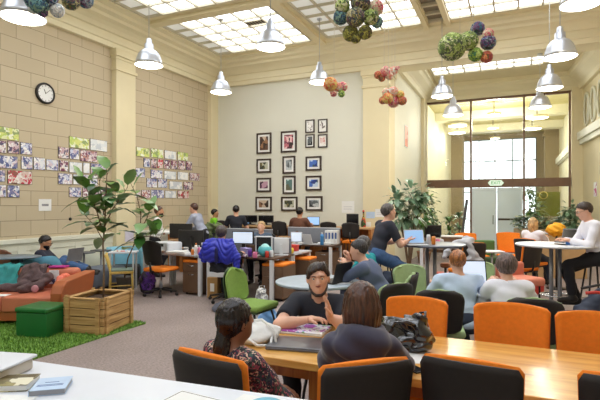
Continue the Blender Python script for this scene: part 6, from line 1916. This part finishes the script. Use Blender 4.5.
placed('man in a white shirt and glasses on a stool reading at the right high table', 585.5, 202.5, 6.75, fD, lean=.22, s=1.04, h=.014, head_pitch=.35, hands={1: (.02, .42, 1.12), -1: (-.1, .40, 1.12)}, elbow={-1: (-.6, -.4, -.9), 1: (.6, -.4, -.9)},
       feet={-1: (-.1, .36, .34), 1: (.12, .22, .26)}, skin_='fair', face=True, shirt=M_whites, sleeve='long', trousers=M_btrou, shoes=M_shoe, hair=M_dbhair, hairstyle='short', glasses=True)
sx, sy = W(594, 6.78)
stool((sx, sy, 0), .3, 'wooden-seated stool under the man in the white shirt', 'bar stools', (1.1, 1.1, 1.12))
M_bagb = mat('navy_nylon', (44, 54, 76), .6, var=.12, scale=14)
t = bag('backpack', 'navy backpack with red trim on the floor at the right frame edge', 'bag', (*W(594, 6.15), 0), YAW,
    union([rc((-.12, 0, .16), (.12, 0, .16), .16, .16), rc((-.1, 0, .22), (.1, 0, .46), .14, .10)], .05), M_bagb, None, None, .01, 24, .012)
obj('red_trim', B().tube([(-.17, -.10, .50), (-.08, -.15, .52), (.04, -.16, .51), (.18, -.12, .50)], .02, 8), M_redc, t)
obj('strap', B().tube([(-.2, -.05, .55), (-.05, -.12, .60), (.1, -.1, .62), (.22, 0, .5)], .016, 8), M_black, t)

# ================================================================= LOUNGE CORNER IN FRONT OF THE GLASS
def lounge(lab, px, z, rz, sc=(1, 1, 1)): orange_chair((*W(px, z), 0), rz, lab, 'orange lounge chairs', sc)
lounge('orange chair before the doors, left of the green bench', 472, 11.0, YAW + pi + .2, (1.3, 1.1, 1.0))
lounge('orange chair before the doors with its front towards us, right of the green bench', 511, 10.9, YAW + pi - .2, (1.2, 1.1, 1.02))
orange_chair((*W(520, 8.9), 0), YAW + .5, 'black-backed orange chair left of the white high table', 'orange lounge chairs', (1.2, 1, .98))
t = thing('bench', 'dark green bench between the two orange chairs by the doors', 'bench', (*W(491, 10.9), 0), YAW)
obj('seat', B().rbox(-.32, -.25, .3, .18, .25, .45, .04), M_dgreen, t); obj('back', B().rbox(-.32, .2, .4, .18, .32, .8, .04), mat('moss_vinyl', (78, 116, 62), .6), t)
for sx_ in (-.26, .12):
    for sy_ in (-.18, .18): obj('leg', B().tube([(sx_, sy_, 0), (sx_, sy_, .3)], .02, 8), M_black, t)
t = thing('side_table', 'small white table in front of the dark green bench', 'table', (*W(492, 9.7), 0), YAW)
obj('tabletop', B().rbox(-.2, -.16, .66, .2, .16, .69, .01), M_white, t); obj('post', B().tube([(0, 0, 0), (0, 0, .66)], .02, 8), M_grey, t); obj('base', B().lathe([(.15, 0), (.15, .015), (.02, .02)], 20), M_grey, t)
# salmon lounge seats
t = thing('lounge_chair', 'salmon pink low lounge seat left of the white high table', 'chair', (*W(522, 8.1), 0), YAW + .4)
obj('seat', B().rbox(-.28, -.25, .26, .28, .25, .40, .05), mat('salmon_fabric', (226, 142, 118), .8), t); obj('back', B().rbox(-.30, .2, .36, .30, .32, .62, .05), mat('salmon_dark', (206, 120, 98), .8), t)
for sx_ in (-.2, .2):
    for sy_ in (-.18, .18): obj('leg', B().tube([(sx_, sy_, 0), (sx_, sy_, .27)], .016, 8), M_black, t)
t = thing('toolbox', 'small red case on the floor behind the white high table', 'case', (*W(533, 8.7), 0), YAW); obj('case_body', B().rbox(-.16, -.1, 0, .16, .1, .22, .02), M_redc, t); obj('handle', B().tube([(-.05, 0, .22), (-.05, 0, .27), (.05, 0, .27), (.05, 0, .22)], .01, 6), M_black, t)
# someone reclining: only legs and a light coat show
t = thing('jacket', 'light grey and white jacket slung over an orange chair back', 'jacket', (*W(468, 8.2), 0), YAW)
sdf_obj('cloth', wrinkle(union([rc((-.28, 0, .92), (.02, 0, 1.0), .06, .07), rc((0, 0, .98), (.14, 0, .62), .10, .09), rc((.0, 0, .95), (.02, .05, .55), .09, .12), rc((-.28, 0, .92), (-.40, 0, .74), .05, .05), rc((.12, 0, .70), (.28, 0, .60), .07, .04)], .04), .014, 24), .014, mat('silver_cloth', (196, 198, 206), .85, var=.12, scale=10), t)
sdf_obj('lining', wrinkle(union([rc((-.34, .06, .86), (-.1, .08, .90), .07, .07), rc((-.1, .08, .86), (-.08, .1, .66), .08, .10)], .04), .012, 24), .014, mat('dark_lining', (62, 62, 58), .9), t)
orange_chair((*W(466, 8.45), 0), YAW + .2, 'orange chair under the light grey jacket', 'orange lounge chairs', (1.0, 1, 1.02))
t = thing('low_stool', 'little round brown stool left of the auburn-haired woman', 'stool', (*W(445.5, 7.6), 0), 0)
obj('seat', B().rbox(-.08, -.08, .62, .08, .08, .70, .04), M_stoolw, t); obj('leg', B().tube([(0, 0, 0), (0, 0, .62)], .02, 8), M_black, t); obj('base', B().lathe([(.14, 0), (.14, .02), (.02, .03)], 18), M_black, t)
# desk by the ficus with monitor
bench_desk('desk with a black monitor behind the dark high table', W(428, 9.6)[0] - .1, W(466, 9.6)[0] + .1, 9.35, 9.95, .82, M_ctop, group='desks by the ficus')
monitor('black monitor facing us on the desk by the ficus', (*W(433, 9.9), .822), YAW + .1, .36, .26, M_dark, M_black, .12)
jar('mug', 'pink mug on the desk by the ficus', 437, 9.55, .06, .12, M_pinkc, 'mug', .822)
jar('mug', 'white mug right of the pink mug, ficus desk', 442, 9.55, .05, .12, M_white, 'mug', .822)
t = thing('box_stack', 'brown and white boxes on the right of the ficus desk', 'box', (*W(452, 9.6), .822), .1); obj('box_body', B().box(-.2, -.15, 0, .2, .15, .16), M_brownl, t); obj('box_lid', B().box(-.21, -.16, .16, .21, .16, .18), M_paper, t)
t = thing('storage_box', 'orange box on the floor right of the man on the stool', 'box', (*W(446, 8.9), 0), .1); obj('box_body', B().rbox(-.16, -.12, 0, .16, .12, .34, .02), M_orc, t); obj('rim', B().rbox(-.17, -.13, .32, .17, .13, .36, .01), M_redc, t)
# blond person behind the right table
placed('blond person in a white top sitting beyond the right high table', 534, 219, 9.6, YAW - .9, lean=.12, s=.96, h=.02, fine_hands=False, skin_='fair', shirt=M_whites, sleeve='long', trousers=M_djeans, shoes=M_shoe, hair=M_blond, hairstyle='long', hands={-1: (-.1, .4, .95), 1: (.1, .4, .95)})
orange_chair((W(534, 9.6)[0] - .05, W(534, 9.6)[1], 0), YAW - .9, 'orange chair under the blond person in white', 'orange lounge chairs')
t = thing('paper_lantern', 'bright yellow-orange crumpled paper lantern beyond the right high table', 'lantern', (*W(556.5, 9.2), 0), 0)
zz = hz(230, 9.2)
sdf_obj('paper_ball', wrinkle(union([ell((0, 0, zz), (.17, .15, .12)), ell((.03, 0, zz + .06), (.10, .1, .08)), ell((-.06, 0, zz), (.12, .1, .1))], .04), .014, 34), .014, mat('saffron_paper', (240, 170, 30), .7, var=.12, scale=14), t)
obj('stand', B().tube([(0, 0, 0), (0, 0, zz - .08)], .02, 8), M_black, t); obj('base', B().lathe([(.18, 0), (.18, .02), (.02, .03)], 20), M_black, t)
t = thing('counter', 'low cream counter beyond the right high table', 'counter', (*W(552, 10.6), 0), YAW - .1); obj('counter_body', B().box(-.55, -.1, 0, .7, .1, .98), M_ctop, t, .01); obj('coping', B().box(-.58, -.13, .98, .73, .13, 1.02), M_white, t, .008)

# ================================================================= PLANTS
M_fic = mat('ficus_green', (70, 96, 60), .35, var=.35, scale=8)
def bushy(lab, px, z, pts, h0, n, R_, size, name='potted_ficus', m=None, pot=True, seed=1, cat='plant', trunk=True):
    """crown of many small leaves round given centres (px,py,radius in metres)"""
    x, y = W(px, z); t = thing(name, lab, cat, (x, y, 0)); rnd = random.Random(seed); lf = B(); tr = B()
    if pot: obj('pot', B().lathe([(.14, 0), (.19, .3), (.20, .34), (.17, .34), (.16, .28), (.001, .28)], 24), mat('clay_pot', (150, 110, 84), .8), t)
    for cx, cy, r in pts:
        X, Y_ = W(cx, z); c = Vector((X - x, Y_ - y, hz(cy, z)))
        if trunk: tr.tube([(0, 0, h0), tuple(Vector((0, 0, h0)).lerp(c, .5) + Vector((0, 0, .05))), tuple(c)], [.02, .014, .006], 6)
        for k in range(n):
            d = Vector((rnd.gauss(0, 1), rnd.gauss(0, 1), rnd.gauss(0, 1))).normalized()
            p = c + d * r * rnd.uniform(.35, 1) ; dd = (d + Vector((0, 0, -.3)) + Vector((rnd.uniform(-.5, .5), rnd.uniform(-.5, .5), rnd.uniform(-.3, .5)))).normalized()
            leaf(lf, p, dd, (0, 0, 1), size * rnd.uniform(.7, 1.2), size * .5, .2, fiddle=False)
    if trunk: obj('trunk', tr, M_bark, t)
    obj('leaves', lf, m or M_leaf, t)
    return t
M_leaf2 = M_leaf.copy(); M_leaf2.name = 'dark_leaf'
for nd_ in M_leaf2.node_tree.nodes:
    if nd_.type == 'VALTORGB':
        nd_.color_ramp.elements[0].color = rgb((50, 84, 54)); nd_.color_ramp.elements[1].color = rgb((130, 160, 128))
M_leaf3 = M_leaf.copy(); M_leaf3.name = 'pale_green_leaf'
for nd_ in M_leaf3.node_tree.nodes:
    if nd_.type == 'VALTORGB':
        nd_.color_ramp.elements[0].color = rgb((60, 96, 62)); nd_.color_ramp.elements[1].color = rgb((150, 180, 150))
bushy('dark bushy ficus tree behind the man on the stool, before the bay wall', 409, 9.6, [(409, 195, .26), (400, 205, .22), (417, 203, .26), (412, 214, .26), (402, 216, .18), (422, 192, .16), (396, 198, .14)], .3, 30, .2, .21, m=M_leaf3, seed=4)
bushy('green plant with pale leaves right of the ficus, beside the glass', 424, 13.2, [(424, 206, .35), (420, 216, .3), (428, 220, .3)], .3, 70, .2, .2, m=M_leaf, seed=6)
def spiky(lab, px, z, ytop, n, m, seed=2, spread=.5, pot=True):
    x, y = W(px, z); t = thing('dracaena', lab, 'plant', (x, y, 0)); rnd = random.Random(seed); lf = B(); H = hz(ytop, z)
    if pot: obj('pot', B().lathe([(.15, 0), (.2, .3), (.2, .36), (.17, .36), (.16, .3), (.001, .3)], 24), M_black, t)
    for tier in (.45, .62, .8):
        for k in range(n):
            a = rnd.uniform(0, 2 * pi); el = rnd.uniform(.3, 1.3)
            leaf(lf, (0, 0, H * tier - .1), (cos(a) * cos(el), sin(a) * cos(el), sin(el)), (0, 0, 1), rnd.uniform(.3, .55), .06, .5, fiddle=False)
    obj('stem', B().tube([(0, 0, .3), (0.02, 0, H * .8)], .02, 6), M_bark, t); obj('leaves', lf, m, t)
spiky('tall dark spiky plant at the glass left of the doors', 459, 13.0, 203, 22, M_leaf2, 3)
spiky('lower bright spiky plant left of the leaning black pole', 449, 14.6, 210, 22, M_leaf, 5)
spiky('spiky plant in a black pot at the glass, right of the doors', 531, 14.7, 205, 22, M_leaf2, 7)
t = thing('pole', 'thin black pole leaning on the glass left of the white doors', 'pole', (*W(457, 12.0), 0))
px1 = Vector(W(467, 12.6)) - Vector(W(457, 12.0))
obj('shaft', B().tube([(0, 0, 0), (px1.x, px1.y, hz(200, 12.6))], .035, 8), M_black, t)
# row of planting by the glass on the right: planter boxes with a hedge of leaves
t = thing('planter_trough', 'long planter of white-edged leafy plants below the right glass pane', 'planter', (*W(549, 13.4), 0), YAW - .35)
obj('trough', B().box(-.9, -.16, 0, .66, .16, .95), mat('trough_paint', (170, 150, 120), .7), t, .01)
lf = B(); lf2 = B(); rnd = random.Random(3)
for k in range(420):
    p = (rnd.uniform(-.9, .66), rnd.uniform(-.15, .15), rnd.uniform(.92, 1.28)); a = rnd.uniform(0, 2 * pi)
    leaf(lf if k % 4 else lf2, p, (cos(a), sin(a), rnd.uniform(-.2, .9)), (0, 0, 1), .16, .09, .3, fiddle=False)
obj('leaves', lf, M_leaf2, t); obj('pale_leaves', lf2, mat('white_leaf', (214, 216, 186), .5), t)
t = bushy('tall pale leafy plant by the glass between the doors and olive board', 531, 15.6, [(531, 205, .35), (529, 190, .28), (534, 212, .3)], .3, 60, .2, .2, m=M_leaf, seed=11)
bushy('dark plant at the right end of the glass wall behind the man in white', 568, 12.9, [(570, 222, .3), (571, 210, .25), (568, 232, .3)], .3, 70, .2, .2, m=M_leaf2, seed=12)
# olive board beyond the glass
X0, h1 = onY(536.5, 192, 19.0); X1, h0 = onY(560, 216, 19.0)
t = thing('partition_board', 'olive green board standing in the hall behind the glass, right of doors', 'board', ((X0 + X1) / 2, 19.0, 0))
w = (X1 - X0) / 2
obj('panel', B().box(-w, -.03, h0, w, .03, h1), mat('olive_board', (118, 122, 44), .8, var=.05), t, .005)
obj('round_badge', B().lathe([(.11, 0), (.14, .0), (.14, .03), (.11, .03)], 28, (-w + .22, -.05, h1 - .12), 0, True, Rx(pi / 2), cap=False), mat('gold_ring', (200, 180, 90), .5), t)
for q in (-w + .05, w - .05): obj('leg', B().box(q - .03, -.03, 0, q + .03, .03, h0), darkmetal, t)
# posters in the bay
def poster(lab, x, y, h, w, hh, rot, m, name='poster'):
    t = thing(name, lab, 'poster', (x, y, h), rot)
    obj('sheet', B().box(-w / 2, -.012, -hh / 2, w / 2, -.001, hh / 2), M_paper, t)
    obj('picture', B().box(-w / 2 + .02, -.014, -hh / 2 + .02, w / 2 - .02, -.012, hh / 2 - .02), m, t)
ya, h = onX(406, 136.5, XA)
poster('orange and pink double poster on the left wall of the bay', XA, ya, h, .42, .62, RD(90), patchwork('orange_poster', [(230, 140, 100), (240, 180, 160), (214, 110, 80), (240, 200, 190)], 5))
rr = RD(-90) - math.atan(.0887) * -1
for i, (Yp, h, w, hh, cols, lab) in enumerate([(14.6, 2.72, .26, .62, [(150, 80, 40), (60, 40, 36), (200, 130, 70)], 'narrow brown poster on the right bay wall, farther one'), (13.9, 2.75, .26, .66, [(160, 84, 44), (70, 50, 40), (210, 140, 80)], 'narrow brown poster on the right bay wall, nearer one'),
        (15.2, 2.05, .34, .40, [(230, 220, 230), (200, 60, 130), (240, 240, 240)], 'white and magenta poster low on the right bay wall'), (14.3, 1.95, .34, .36, [(230, 226, 230), (190, 60, 70), (236, 236, 236)], 'white and red poster low on the right bay wall')]):
    poster(lab, XRr(Yp) - .001, Yp, h, w, hh, RD(-90) + math.atan(.0887), patchwork('poster_print', cols, 8))
